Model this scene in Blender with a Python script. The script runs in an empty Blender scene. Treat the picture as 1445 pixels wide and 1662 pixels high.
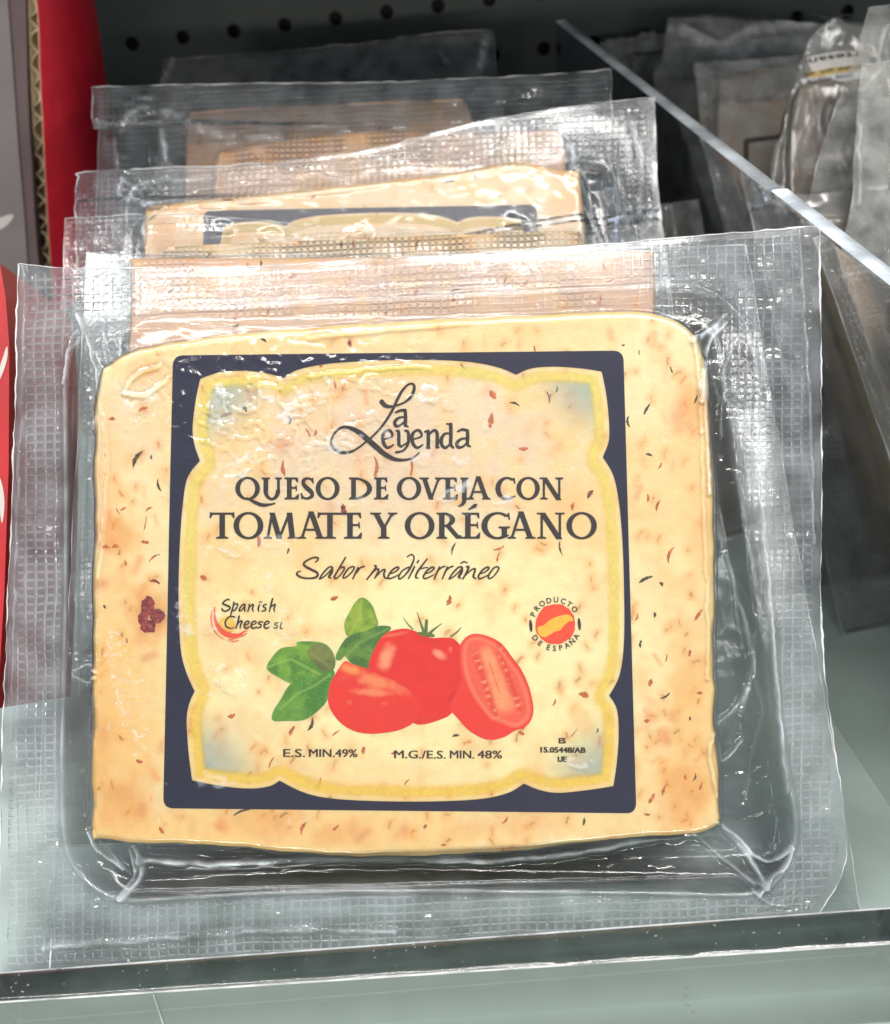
# Vacuum-packed cheese standing in a shop shelf compartment. Units: 1 unit = 1 cm.
import bpy, math, random
import numpy as np
from mathutils import Matrix, Vector

random.seed(7)
rng = np.random.default_rng(11)
S = bpy.context.scene
S.unit_settings.system = 'METRIC'
S.unit_settings.scale_length = 0.01
COL = S.collection

# ------------------------------------------------------------------ camera
W, H, F = 1445.0, 1662.0, 1700.0
PITCH, ROLL, CAMH = math.radians(30.6), math.radians(4.2), 18.1
fwd = np.array([0, math.cos(PITCH), -math.sin(PITCH)])
up0 = np.array([0, math.sin(PITCH), math.cos(PITCH)])
rt0 = np.array([1.0, 0, 0])
RT = rt0 * math.cos(ROLL) - up0 * math.sin(ROLL)
UP = up0 * math.cos(ROLL) + rt0 * math.sin(ROLL)
CAM = np.array([0, 0, CAMH])
cd = bpy.data.cameras.new('camera')
cam = bpy.data.objects.new('camera', cd)
COL.objects.link(cam)
cam.matrix_world = Matrix(((RT[0], UP[0], -fwd[0], 0), (RT[1], UP[1], -fwd[1], 0), (RT[2], UP[2], -fwd[2], CAMH), (0, 0, 0, 1)))
cd.sensor_fit = 'HORIZONTAL'
cd.sensor_width = 36
cd.lens = 36 * F / W
cd.clip_start = 0.5
cd.clip_end = 1000
cd.dof.use_dof = True
cd.dof.focus_distance = 21.6
cd.dof.aperture_fstop = 0.25
S.camera = cam

# ------------------------------------------------------------------ light
S.view_settings.view_transform = 'Standard'
S.view_settings.look = 'None'
S.view_settings.exposure = 0.79
S.view_settings.gamma = 1.0
S.cycles.transparent_max_bounces = 40
S.cycles.max_bounces = 8
S.cycles.caustics_reflective = False
S.cycles.caustics_refractive = False
S.cycles.sample_clamp_indirect = 4.0
wd = bpy.data.worlds.new('World')
S.world = wd
wd.use_nodes = True
bg = wd.node_tree.nodes['Background']
bg.inputs[0].default_value = (0.86, 0.93, 1.0, 1)
bg.inputs[1].default_value = 0.22

def area(name, loc, target, sx, sy, radiance, col):
    l = bpy.data.lights.new(name, 'AREA')
    l.shape = 'RECTANGLE'
    l.size, l.size_y = sx, sy
    l.energy = radiance * sx * sy * math.pi
    l.color = col
    o = bpy.data.objects.new(name, l)
    COL.objects.link(o)
    o.location = loc
    o.rotation_euler = (Vector(target) - Vector(loc)).to_track_quat('-Z', 'Y').to_euler()
    return o
T0 = (0, 22, 5)
area('ceiling_tube_light', (-10, -12, 130), T0, 150, 4, 46, (1, .975, .93))
area('ceiling_tube_light', (10, -50, 132), T0, 110, 4, 28, (1, .975, .93))
area('ceiling_tube_light', (-115, -75, 95), T0, 5, 60, 11, (.74, .84, 1))
area('ceiling_panel_light', (0, -52, 150), T0, 120, 40, 1.7, (1, .93, .86))
area('added_side_strip', (-75, 5, 70), T0, 4, 50, 8, (.70, .80, 1))  # side strips added so film creases catch light from left and right
area('added_side_strip', (80, 10, 75), T0, 4, 50, 9, (.84, .91, 1))
area('added_low_light', (-10, -130, 14), T0, 110, 4, 50, (1, .94, .84))  # low front lamps, added to raise glints on the film creases
area('added_low_light', (60, -90, 20), T0, 60, 10, 4.5, (1, .93, .82))

# ------------------------------------------------------------------ helpers
def ray(x, y):
    x = np.asarray(x, float)[..., None]; y = np.asarray(y, float)[..., None]
    return (x - W / 2) / F * RT - (y - H / 2) / F * UP + fwd

class Plane:
    def __init__(s, p, n):
        s.p = np.asarray(p, float); s.n = np.asarray(n, float) / np.linalg.norm(n)
        if s.n @ (CAM - s.p) < 0: s.n = -s.n
    def at(s, x, y, z=0.0):
        r = ray(x, y)
        t = ((s.p - CAM) @ s.n) / (r @ s.n)
        return CAM + r * t[..., None] + np.asarray(z, float)[..., None] * s.n

def pt(x, y, d): return CAM + ray(x, y) * d
def plane3(a, b, c): return Plane(a, np.cross(b - a, c - a))
FLOOR = -0.4
FP = Plane((0, 0, FLOOR), (0, 0, 1))

def hash2(ix, iy, seed):
    h = (ix.astype(np.int64) * 374761393 + iy.astype(np.int64) * 668265263 + seed * 1442695041) & 0xffffffff
    h = ((h ^ (h >> 13)) * 1274126177) & 0xffffffff
    return ((h ^ (h >> 16)) & 0xffff) / 65535.0
def noise(x, y, seed=0):
    ix = np.floor(x); iy = np.floor(y); fx = x - ix; fy = y - iy
    fx = fx * fx * (3 - 2 * fx); fy = fy * fy * (3 - 2 * fy)
    a = hash2(ix, iy, seed); b = hash2(ix + 1, iy, seed); c = hash2(ix, iy + 1, seed); d = hash2(ix + 1, iy + 1, seed)
    return (a + (b - a) * fx) * (1 - fy) + (c + (d - c) * fx) * fy
def fbm(x, y, seed=0, o=4):
    s = 0; a = .5; t = 0
    for k in range(o):
        s = s + a * noise(x * 2 ** k, y * 2 ** k, seed + k * 7); t += a; a *= .5
    return s / t
def sst(a, b, x):
    t = np.clip((x - a) / (b - a), 0, 1); return t * t * (3 - 2 * t)
def mixc(c, d, t): return c + (np.asarray(d) - c) * np.clip(t, 0, 1)[..., None]
def lin(r, g, b):
    f = lambda v: ((v / 255 + .055) / 1.055) ** 2.4 if v > 10 else v / 255 / 12.92
    return np.array([f(r), f(g), f(b)])

def poly_sdf(x, y, P):
    P = np.asarray(P, float); d = np.full(x.shape, 1e18); ins = np.zeros(x.shape, bool)
    for i in range(len(P)):
        ax, ay = P[i - 1]; bx, by = P[i]
        ex, ey = bx - ax, by - ay; wx, wy = x - ax, y - ay
        t = np.clip((wx * ex + wy * ey) / max(ex * ex + ey * ey, 1e-12), 0, 1)
        d = np.minimum(d, (wx - ex * t) ** 2 + (wy - ey * t) ** 2)
        if ay != by:
            c = ((ay > y) != (by > y)) & (x < ex * (y - ay) / (by - ay) + ax)
            ins ^= c
    d = np.sqrt(d)
    return np.where(ins, -d, d)
def line_sdf(x, y, P):      # polyline of (x, y, half width)
    d = np.full(x.shape, 1e9)
    for i in range(len(P) - 1):
        ax, ay, aw = P[i]; bx, by, bw = P[i + 1]
        ex, ey = bx - ax, by - ay; wx, wy = x - ax, y - ay
        t = np.clip((wx * ex + wy * ey) / max(ex * ex + ey * ey, 1e-12), 0, 1)
        d = np.minimum(d, np.hypot(wx - ex * t, wy - ey * t) - (aw + (bw - aw) * t))
    return d
def spline(P, n=6, closed=False):
    P = np.asarray(P, float); m = len(P); out = []
    rngi = range(m if closed else m - 1)
    for i in rngi:
        if closed: p0, p1, p2, p3 = P[i - 1], P[i], P[(i + 1) % m], P[(i + 2) % m]
        else: p0, p1, p2, p3 = P[max(i - 1, 0)], P[i], P[i + 1], P[min(i + 2, m - 1)]
        for k in range(n):
            t = k / n
            out.append(.5 * ((2 * p1) + (-p0 + p2) * t + (2 * p0 - 5 * p1 + 4 * p2 - p3) * t * t + (-p0 + 3 * p1 - 3 * p2 + p3) * t ** 3))
    if not closed: out.append(P[-1])
    return np.array(out)

def grid(x0, y0, x1, y1, st):
    nx = int((x1 - x0) / st) + 2; ny = int((y1 - y0) / st) + 2
    return np.meshgrid(x0 + st * np.arange(nx), y0 + st * np.arange(ny))

def carve(X, Y, D):
    """region D<0 of a grid as polygons; returns px coords of verts, faces, boundary edges"""
    ny, nx = D.shape
    D = np.where(np.abs(D) < 1e-7, 1e-7, D)
    inn = D < 0
    nid = np.arange(ny * nx).reshape(ny, nx)
    def lerp(A, da, B, db): t = da / (da - db); return A + (B - A) * t
    with np.errstate(all='ignore'):
        hx = lerp(X[:, :-1], D[:, :-1], X[:, 1:], D[:, 1:]); hy = Y[:, :-1]
        vy = lerp(Y[:-1], D[:-1], Y[1:], D[1:]); vx = X[:-1]
    ho = ny * nx; hid = ho + np.arange(ny * (nx - 1)).reshape(ny, nx - 1)
    vo = ho + ny * (nx - 1); vid = vo + np.arange((ny - 1) * nx).reshape(ny - 1, nx)
    ax = np.concatenate([X.ravel(), hx.ravel(), vx.ravel()]); ay = np.concatenate([Y.ravel(), hy.ravel(), vy.ravel()])
    c = [nid[:-1, :-1], nid[:-1, 1:], nid[1:, 1:], nid[1:, :-1]]
    e = [hid[:-1], vid[:, 1:], hid[1:], vid[:, :-1]]     # e_k between corner k and k+1
    code = inn[:-1, :-1] * 1 + inn[:-1, 1:] * 2 + inn[1:, 1:] * 4 + inn[1:, :-1] * 8
    faces = []; bed = []
    for k in range(1, 16):
        m = code == k
        if not m.any(): continue
        polys = []
        if k == 5: polys = [['c0', 'e0', 'e3'], ['c2', 'e2', 'e1']]
        elif k == 10: polys = [['c1', 'e1', 'e0'], ['c3', 'e3', 'e2']]
        else:
            p = []
            for q in range(4):
                a = (k >> q) & 1; b = (k >> ((q + 1) % 4)) & 1
                if a: p.append('c%d' % q)
                if a != b: p.append('e%d' % q)
            polys = [p]
        for p in polys:
            cols = [(c if s[0] == 'c' else e)[int(s[1])][m] for s in p]
            faces.append(np.stack(cols, 1))
            for i in range(len(p)):
                if p[i][0] == 'e' and p[(i + 1) % len(p)][0] == 'e':
                    bed.append(np.stack([cols[i], cols[(i + 1) % len(p)]], 1))
    used = np.unique(np.concatenate([f.ravel() for f in faces]))
    mp = np.zeros(len(ax), np.int64); mp[used] = np.arange(len(used))
    return ax[used], ay[used], [mp[f] for f in faces], (mp[np.concatenate(bed)] if bed else np.zeros((0, 2), int))

def make_mesh(name, verts, faces, mat, parent=None, colors=None, smooth=True, haze=None, base=None):
    verts = np.asarray(verts, float)
    if base is not None: verts = verts - np.asarray(base)
    me = bpy.data.meshes.new(name)
    if isinstance(faces, list) and len(faces) and isinstance(faces[0], np.ndarray) and faces[0].ndim == 2:
        tot = sum(f.shape[0] for f in faces); lp = np.concatenate([f.ravel() for f in faces]).astype(np.int32)
        ln = np.concatenate([np.full(f.shape[0], f.shape[1]) for f in faces])
        st = np.concatenate([[0], np.cumsum(ln)[:-1]]).astype(np.int32)
        me.vertices.add(len(verts)); me.vertices.foreach_set('co', verts.astype(np.float32).ravel())
        me.loops.add(len(lp)); me.loops.foreach_set('vertex_index', lp)
        me.polygons.add(tot); me.polygons.foreach_set('loop_start', st)
        me.update(calc_edges=True)
    else:
        me.from_pydata([tuple(v) for v in verts], [], [tuple(int(i) for i in f) for f in faces]); me.update()
    me.validate()
    if smooth: me.polygons.foreach_set('use_smooth', np.ones(len(me.polygons), bool))
    if colors is not None:
        a = me.color_attributes.new('Col', 'FLOAT_COLOR', 'POINT')
        c = np.ones((len(verts), 4), np.float32); c[:, :colors.shape[-1]] = colors
        a.data.foreach_set('color', c.ravel())
    if haze is not None:
        a = me.attributes.new('haze', 'FLOAT', 'POINT'); a.data.foreach_set('value', np.asarray(haze, np.float32).ravel())
    me.materials.append(mat)
    o = bpy.data.objects.new(name, me); COL.objects.link(o)
    if parent is not None:
        o.parent = parent
    return o

class Thing:
    """an Empty at the thing's base; parts are given in world coordinates"""
    def __init__(s, name, label, cat, base, group=None):
        s.o = bpy.data.objects.new(name, None); COL.objects.link(s.o)
        s.base = np.asarray(base, float); s.o.location = s.base
        s.o.empty_display_size = 1
        s.o['label'] = label; s.o['category'] = cat
        if group: s.o['group'] = group
    def part(s, name, v, f, mat, parent=None, **k):
        return make_mesh(name, v, f, mat, parent or s.o, base=s.base, **k)

def decal(T, name, pl, zf, X, Y, D, mat, cf=None, dz=.012, parent=None, alpha=None):
    x, y, f, _ = carve(X, Y, D)
    v = pl.at(x, y, zf(x, y) + dz)
    c = None
    if cf is not None:
        c = cf(x, y)
        if alpha is not None: c = np.concatenate([c, alpha(x, y)[:, None]], 1)
    return T.part(name, v, f, mat, parent=parent, colors=c)

def boxmesh(x0, y0, z0, x1, y1, z1, bev=.03):
    """a box with small chamfers"""
    b = bev; v = []; 
    for sx in (0, 1):
        for sy in (0, 1):
            for sz in (0, 1):
                X = (x0, x1)[sx]; Y = (y0, y1)[sy]; Z = (z0, z1)[sz]
                dx = b * (1 - 2 * sx); dy = b * (1 - 2 * sy); dz = b * (1 - 2 * sz)
                v += [(X, Y + dy, Z + dz), (X + dx, Y, Z + dz), (X + dx, Y + dy, Z)]
    I = lambda sx, sy, sz, k: (sx * 4 + sy * 2 + sz) * 3 + k
    f = []
    for s in (0, 1):
        f.append([I(s, 0, 0, 0), I(s, 1, 0, 0), I(s, 1, 1, 0), I(s, 0, 1, 0)])
        f.append([I(0, s, 0, 1), I(1, s, 0, 1), I(1, s, 1, 1), I(0, s, 1, 1)])
        f.append([I(0, 0, s, 2), I(1, 0, s, 2), I(1, 1, s, 2), I(0, 1, s, 2)])
    for a in (0, 1):
        for c in (0, 1):
            f.append([I(a, c, 0, 0), I(a, c, 0, 1), I(a, c, 1, 1), I(a, c, 1, 0)])
            f.append([I(a, 0, c, 0), I(a, 0, c, 2), I(a, 1, c, 2), I(a, 1, c, 0)])
            f.append([I(0, a, c, 1), I(0, a, c, 2), I(1, a, c, 2), I(1, a, c, 1)])
            for d in (0, 1):
                f.append([I(a, c, d, 0), I(a, c, d, 1), I(a, c, d, 2)])
    return np.array(v, float), f

def tube(P, r, n=6, closed=False):
    P = np.asarray(P, float); m = len(P)
    r = np.broadcast_to(np.asarray(r, float), (m,))
    T = np.gradient(P, axis=0); T /= np.linalg.norm(T, axis=1)[:, None] + 1e-12
    a = np.cross(T, np.array([.3, .9, .31])); a /= np.linalg.norm(a, axis=1)[:, None] + 1e-12
    b = np.cross(T, a)
    th = np.linspace(0, 2 * np.pi, n, endpoint=False)
    V = P[:, None] + r[:, None, None] * (a[:, None] * np.cos(th)[None, :, None] + b[:, None] * np.sin(th)[None, :, None])
    i = np.arange(m - 1)[:, None] * n; k = np.arange(n)[None]; k2 = (k + 1) % n
    f = np.stack([i + k, i + k2, i + n + k2, i + n + k], -1).reshape(-1, 4)
    return V.reshape(-1, 3), [f]

# ------------------------------------------------------------------ materials
def new_mat(name):
    m = bpy.data.materials.new(name); m.use_nodes = True
    nt = m.node_tree; nt.nodes.clear()
    return m, nt, nt.nodes, nt.links
def pbr(name, col, rough=.5, noise_amt=.0, nscale=3, bump=0, bscale=30, spec=.5, attr=False, sss=0, alpha_attr=False, coat=0):
    m, nt, N, L = new_mat(name)
    out = N.new('ShaderNodeOutputMaterial'); p = N.new('ShaderNodeBsdfPrincipled')
    p.inputs['Roughness'].default_value = rough
    p.inputs['Specular IOR Level'].default_value = spec
    p.inputs['Coat Weight'].default_value = coat
    geo = N.new('ShaderNodeNewGeometry')
    if attr:
        a = N.new('ShaderNodeVertexColor'); a.layer_name = 'Col'; src = a.outputs['Color']
    else:
        a = N.new('ShaderNodeRGB'); a.outputs[0].default_value = (*col, 1); src = a.outputs[0]
    if noise_amt:
        t = N.new('ShaderNodeTexNoise'); t.inputs['Scale'].default_value = nscale; t.inputs['Detail'].default_value = 6
        L.new(geo.outputs['Position'], t.inputs['Vector'])
        mr = N.new('ShaderNodeMapRange'); mr.inputs['From Min'].default_value = .25; mr.inputs['From Max'].default_value = .75
        mr.inputs['To Min'].default_value = 1 - noise_amt; mr.inputs['To Max'].default_value = 1 + noise_amt
        L.new(t.outputs['Fac'], mr.inputs['Value'])
        h = N.new('ShaderNodeVectorMath'); h.operation = 'SCALE'
        L.new(src, h.inputs[0]); L.new(mr.outputs[0], h.inputs['Scale']); src = h.outputs[0]
    L.new(src, p.inputs['Base Color'])
    if sss:
        p.inputs['Subsurface Weight'].default_value = sss
        p.inputs['Subsurface Radius'].default_value = (.35, .18, .08)
        p.inputs['Subsurface Scale'].default_value = .6
    if bump:
        t = N.new('ShaderNodeTexNoise'); t.inputs['Scale'].default_value = bscale; t.inputs['Detail'].default_value = 5
        L.new(geo.outputs['Position'], t.inputs['Vector'])
        b = N.new('ShaderNodeBump'); b.inputs['Strength'].default_value = bump; b.inputs['Distance'].default_value = .05
        L.new(t.outputs['Fac'], b.inputs['Height']); L.new(b.outputs[0], p.inputs['Normal'])
    if alpha_attr:
        tr = N.new('ShaderNodeBsdfTransparent'); mx = N.new('ShaderNodeMixShader')
        L.new(a.outputs['Alpha'], mx.inputs[0]); L.new(tr.outputs[0], mx.inputs[1]); L.new(p.outputs[0], mx.inputs[2])
        L.new(mx.outputs[0], out.inputs[0])
    else: L.new(p.outputs[0], out.inputs[0])
    return m

def film(name, tint=(.975, .985, .99), hvar=.7, rough=.05, k=1.9, bump=.25, bscale=9, hz=.05, hcol=(.76, .82, .87)):
    """clear thin plastic film: see-through, Fresnel reflection, a little milkiness"""
    m, nt, N, L = new_mat(name)
    out = N.new('ShaderNodeOutputMaterial')
    geo = N.new('ShaderNodeNewGeometry')
    t = N.new('ShaderNodeTexNoise'); t.inputs['Scale'].default_value = bscale; t.inputs['Detail'].default_value = 4; t.inputs['Distortion'].default_value = 1.2
    L.new(geo.outputs['Position'], t.inputs['Vector'])
    b = N.new('ShaderNodeBump'); b.inputs['Strength'].default_value = bump; b.inputs['Distance'].default_value = .03
    L.new(t.outputs['Fac'], b.inputs['Height'])
    fr = N.new('ShaderNodeFresnel'); fr.inputs['IOR'].default_value = 1.5; L.new(b.outputs[0], fr.inputs['Normal'])
    mu = N.new('ShaderNodeMath'); mu.operation = 'MULTIPLY'; mu.inputs[1].default_value = k; mu.use_clamp = True
    L.new(fr.outputs[0], mu.inputs[0])
    tr = N.new('ShaderNodeBsdfTransparent'); tr.inputs[0].default_value = (*tint, 1)
    gl = N.new('ShaderNodeBsdfGlossy'); gl.inputs['Roughness'].default_value = rough; L.new(b.outputs[0], gl.inputs['Normal'])
    m1 = N.new('ShaderNodeMixShader'); L.new(mu.outputs[0], m1.inputs[0]); L.new(tr.outputs[0], m1.inputs[1]); L.new(gl.outputs[0], m1.inputs[2])
    di = N.new('ShaderNodeBsdfDiffuse'); di.inputs[0].default_value = (*hcol, 1)
    at = N.new('ShaderNodeAttribute'); at.attribute_name = 'haze'
    ad = N.new('ShaderNodeMath'); ad.operation = 'ADD'; ad.inputs[1].default_value = hz; ad.use_clamp = True; L.new(at.outputs['Fac'], ad.inputs[0])
    n2 = N.new('ShaderNodeTexNoise'); n2.inputs['Scale'].default_value = 1.3; n2.inputs['Detail'].default_value = 5; L.new(geo.outputs['Position'], n2.inputs['Vector'])
    mm = N.new('ShaderNodeMath'); mm.operation = 'MULTIPLY'; L.new(ad.outputs[0], mm.inputs[0])
    mr = N.new('ShaderNodeMapRange'); mr.inputs['To Min'].default_value = 1 - hvar; mr.inputs['To Max'].default_value = 1 + hvar; mr.inputs['From Min'].default_value = .25; mr.inputs['From Max'].default_value = .75
    L.new(n2.outputs['Fac'], mr.inputs['Value']); L.new(mr.outputs[0], mm.inputs[1])
    m2 = N.new('ShaderNodeMixShader'); L.new(mm.outputs[0], m2.inputs[0]); L.new(m1.outputs[0], m2.inputs[1]); L.new(di.outputs[0], m2.inputs[2])
    L.new(m2.outputs[0], out.inputs[0])
    return m

M_film = film('clear_film', bump=.08, hz=.004)
M_tray = film('tray_film', bump=.12, hz=.008, k=.7, bscale=3, rough=.10)
M_film_far = film('far_film', bump=.10, bscale=3.0, hz=.02, rough=.14, k=.9)
M_film_dim = film('grey_film', tint=(.86, .85, .82), bump=.15, bscale=2.2, hz=.17, rough=.17, hcol=(.6, .6, .58))
M_edge = film('cut_film_edge', tint=(.9, .92, .92), bump=.6, hz=.55, k=3, hcol=(.9, .92, .92))
M_acryl = film('clear_acrylic', tint=(.965, .98, .975), bump=.03, hz=.03, k=1.5, bscale=2)
M_acryl_top = film('acrylic_cut_edge', tint=(.60, .66, .65), bump=.25, hz=.06, k=1.8, rough=.12, bscale=3, hcol=(.35, .4, .4))
M_hazy = film('brightened_acrylic', hvar=.08, tint=(.95, .97, .96), bump=.02, hz=.0, k=1.2, bscale=2, hcol=(.62, .72, .68))  # pale haze in the colour stands in for light reflected off the face
M_acryl_pale = pbr('frosted_acrylic_edge', (.66, .72, .78), rough=.22, noise_amt=.5, nscale=.9, bump=.4, bscale=6)
M_cheese = pbr('herb_cheese', (1, 1, 1), rough=.42, attr=True, sss=.4, bump=.22, bscale=22, noise_amt=.05, nscale=5)
M_navy = pbr('navy_ink', lin(18, 18, 52), rough=.6, noise_amt=.08, nscale=1.5)
M_black = pbr('black_ink', lin(42, 34, 32), rough=.6)
M_brown = pbr('dark_brown_ink', lin(62, 34, 16), rough=.6)
M_print = pbr('colour_print', (1, 1, 1), rough=.6, attr=True)
M_wash = pbr('translucent_ink', (1, 1, 1), rough=.6, attr=True, alpha_attr=True)
M_herb = pbr('dried_herb', (.075, .06, .02), rough=.6, noise_amt=.5, nscale=20)
M_tom = pbr('dried_tomato', (.55, .14, .04), rough=.45, noise_amt=.5, nscale=14)
M_tomd = pbr('dark_dried_tomato', (.26, .03, .025), rough=.3, noise_amt=.7, nscale=9, bump=.8, bscale=12)

# ------------------------------------------------------------------ the setting
def flat(name, pts, mat, kind='structure'):
    o = make_mesh(name, pts, [[0, 1, 2, 3]], mat, smooth=False)
    o['kind'] = kind
    return o
M_floor = pbr('shelf_floor_paint', lin(172, 190, 184), rough=.33, noise_amt=.22, nscale=.35, bump=.05, bscale=8)
flat('shelf_floor', [(-60, -5, FLOOR), (60, -5, FLOOR), (60, 75, FLOOR), (-60, 75, FLOOR)], M_floor)

# perforated back panel: one sheet with real round holes
M_peg = pbr('dark_green_grey_metal', (.019, .027, .025), rough=.55, noise_amt=.25, nscale=.5, spec=.25)
PEGY = 57.0
def pegboard():
    n = 16; pit = 2.54; r = .33
    v = []; f = []
    th = np.arange(n) / n * 2 * np.pi
    rot = math.radians(2.6)
    gx0, gz0 = pt(711, 9, 1) - CAM, 0
    r0 = ray(711, 9); t = PEGY / r0[1]; hx, hz = r0[0] * t, CAMH + r0[2] * t
    W_ = lambda x, y, z: (hx + x * math.cos(rot) - z * math.sin(rot), y, hz + x * math.sin(rot) + z * math.cos(rot))
    nx0 = int((-34 - hx) / pit); nx1 = int((34 - hx) / pit)
    for i in range(nx0, nx1):
        for j in range(-8, 5):
            cx, cz = i * pit, j * pit
            k = len(v)
            for a in th:
                c, s = math.cos(a), math.sin(a); q = pit / 2 / max(abs(c), abs(s))
                v.append(W_(cx + q * c, PEGY, cz + q * s))
            for a in th: v.append(W_(cx + r * math.cos(a), PEGY, cz + r * math.sin(a)))
            for a in th: v.append(W_(cx + r * math.cos(a), PEGY + .15, cz + r * math.sin(a)))
            for b in range(n):
                c = (b + 1) % n
                f.append([k + b, k + c, k + n + c, k + n + b]); f.append([k + n + b, k + n + c, k + 2 * n + c, k + 2 * n + b])
    o = make_mesh('perforated_back_wall', v, f, M_peg, smooth=False); o['kind'] = 'structure'
    M_void = pbr('black_void', (.002, .002, .002), rough=.9)
    flat('wall_backing', [(-60, PEGY + 1, FLOOR), (60, PEGY + 1, FLOOR), (60, PEGY + 1, 50), (-60, PEGY + 1, 50)], M_void)
    M_sh = pbr('back_wall_paint', (.019, .027, .025), rough=.55, spec=.25)
    zb = hz - 8.5 * pit
    flat('back_wall_foot', [(-60, PEGY - .02, FLOOR), (60, PEGY - .02, FLOOR), (60, PEGY - .02, zb + 1), (-60, PEGY - .02, zb + 1)], M_sh)
pegboard()

def proj(P):
    q = np.asarray(P, float) - CAM; d = q @ fwd
    return np.stack([W / 2 + F * (q @ RT) / d, H / 2 - F * (q @ UP) / d], -1)

# unseen shelf, added above the view to shade the back of the compartment
_v, _f = boxmesh(-60, 24, 38, 60, 56.9, 39.5, .1)
_o = make_mesh('unseen_shade_shelf', _v, _f, pbr('shade_shelf_paint', (.06, .07, .068), rough=.4, noise_amt=.2, nscale=.4), smooth=False)
_o['kind'] = 'structure'

# ------------------------------------------------------------------ clear acrylic front rail
RZ = 1.9
RP = Plane((0, 0, RZ), (0, 0, 1))
fl, fr_ = RP.at(-60, 1629), RP.at(1505, 1526)
bl, br = RP.at(-60, 1582), RP.at(1505, 1468)
def rail():
    T = Thing('front_rail', 'clear acrylic rail across the shelf front with a dark cut top edge', 'shelf rail', (fl + br) / 2 * [1, 1, 0] + [0, 0, FLOOR])
    zb = FLOOR + .004
    q = [fl, fr_, br, bl]
    bot = [np.array([p[0], p[1], zb]) for p in q]
    inn = lambda p, a, b, e: p
    T.part('panel', np.array(q + bot), [[2, 6, 7, 3], [1, 5, 6, 2], [3, 7, 4, 0]], M_acryl, smooth=False)
    T.part('front_face', np.array(q + bot), [[0, 4, 5, 1]], M_hazy, smooth=False, haze=np.full(8, .22))
    # the sawn top edge: fine lengthwise relief
    n = 160; m = 14; v = []; f = []
    for i in range(n + 1):
        a = fl + (fr_ - fl) * i / n; b = bl + (br - bl) * i / n
        for j in range(m + 1):
            t = j / m
            z = .015 * (noise(np.array(i * .15), np.array(j * 1.3), 5) - .5) - .05 * (abs(t - .5) * 2) ** 8 + .003
            v.append(a + (b - a) * t + [0, 0, z])
    for i in range(n):
        for j in range(m):
            k = i * (m + 1) + j; f.append([k, k + m + 1, k + m + 2, k + 1])
    T.part('cut_top_edge', v, f, M_acryl_top)
    j = fl + (fr_ - fl) * ((250 + 60) / 1565.0)
    v, f = tube([j + [0, -.02, -.05], j + [0, -.02, -.8], j + [0, -.02, -1.9]], .014, 6); T.part('joint', v, f, M_edge)
    # polished arrises
    k = 40
    w = lambda a, b, dz: [a + (b - a) * i / k + np.array([0, 0, dz]) for i in range(k + 1)]
    for a, b in ((fl, fr_), (bl, br)):
        v, f = tube(w(a, b, -.03), .018, 6); T.part('polished_arris', v, f, M_edge)
rail()

# ------------------------------------------------------------------ acrylic divider
def divider():
    r = ray(903, 35); Pb = CAM + r * (50.0 / r[1]); Pf = pt(1337, 383, 23.6)
    dirn = Pf - Pb; dirn /= np.linalg.norm(dirn)
    side = np.cross(dirn, [0, 0, 1]); side /= np.linalg.norm(side)
    if side[0] < 0: side = -side
    Pe = Pb + (Pf - Pb) * 1.8
    rr = proj(Pb + (Pf - Pb)[None] * np.linspace(0, 1.2, 200)[:, None])
    ts = np.interp(315, rr[:, 1], np.linspace(0, 1.2, 200))
    Ps = Pb + (Pf - Pb) * ts
    T = Thing('shelf_divider', 'clear acrylic divider standing between the cheese packs and the right-hand compartment', 'shelf divider', [*(Ps[:2]), FLOOR])
    th = .42
    down = lambda p: np.array([p[0], p[1], FLOOR + .01])
    def slab(A, B, z=0):
        q = [A, B, B + side * th, A + side * th]
        return np.array([p + [0, 0, z] for p in q] + [down(p) for p in q])
    T.part('panel', slab(Pb, Pe), [[0, 1, 5, 4], [2, 3, 7, 6], [1, 2, 6, 5], [3, 0, 4, 7]], M_acryl, smooth=False)
    def top(A, B, name, mat, lift, n=60):
        v = []; f = []
        for i in range(n + 1):
            p = A + (B - A) * i / n
            wv = .02 * (noise(np.array(i * .4), np.array(3.), 2) - .5)
            for s, z in ((0, -.03), (.04, 0), (.5, .012 + wv), (.96, 0), (1, -.03)):
                v.append(p + side * th * s + [0, 0, lift + z])
        for i in range(n):
            for j in range(4):
                k = i * 5 + j; f.append([k, k + 5, k + 6, k + 1])
        f.append([4, 3, 2, 1, 0]); e = n * 5; f.append([e, e + 1, e + 2, e + 3, e + 4])
        T.part(name, v, f, mat)
    top(Pb, Ps, 'sawn_top_edge', pbr('dull_acrylic_edge', (.36, .39, .41), rough=.3, noise_amt=.6, nscale=.5, bump=.3, bscale=4), .03)
    top(Ps, Pe, 'polished_top_edge', M_acryl_pale, .10)
divider()

# ------------------------------------------------------------------ cheese packs
def tube_outline(T, name, pl, P, zf, r=.02, mat=None, wob=.9, parent=None):
    P = spline(P, 14)
    x = P[:, 0] + wob * (fbm(P[:, 1] * .06, P[:, 0] * .06, 3) - .5) * 6; y = P[:, 1] + wob * (fbm(P[:, 0] * .06 + 9, P[:, 1] * .05, 4) - .5) * 5
    V = pl.at(x, y, zf(x, y) + .01)
    rr = r * np.clip(2.6 * fbm(P[:, 0] * .03 + 3, P[:, 1] * .03, 8, 3) - .75, .12, 1.3)
    v, f = tube(V, rr, 6)
    return T.part(name, v, f, mat or M_edge, parent=parent)

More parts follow.
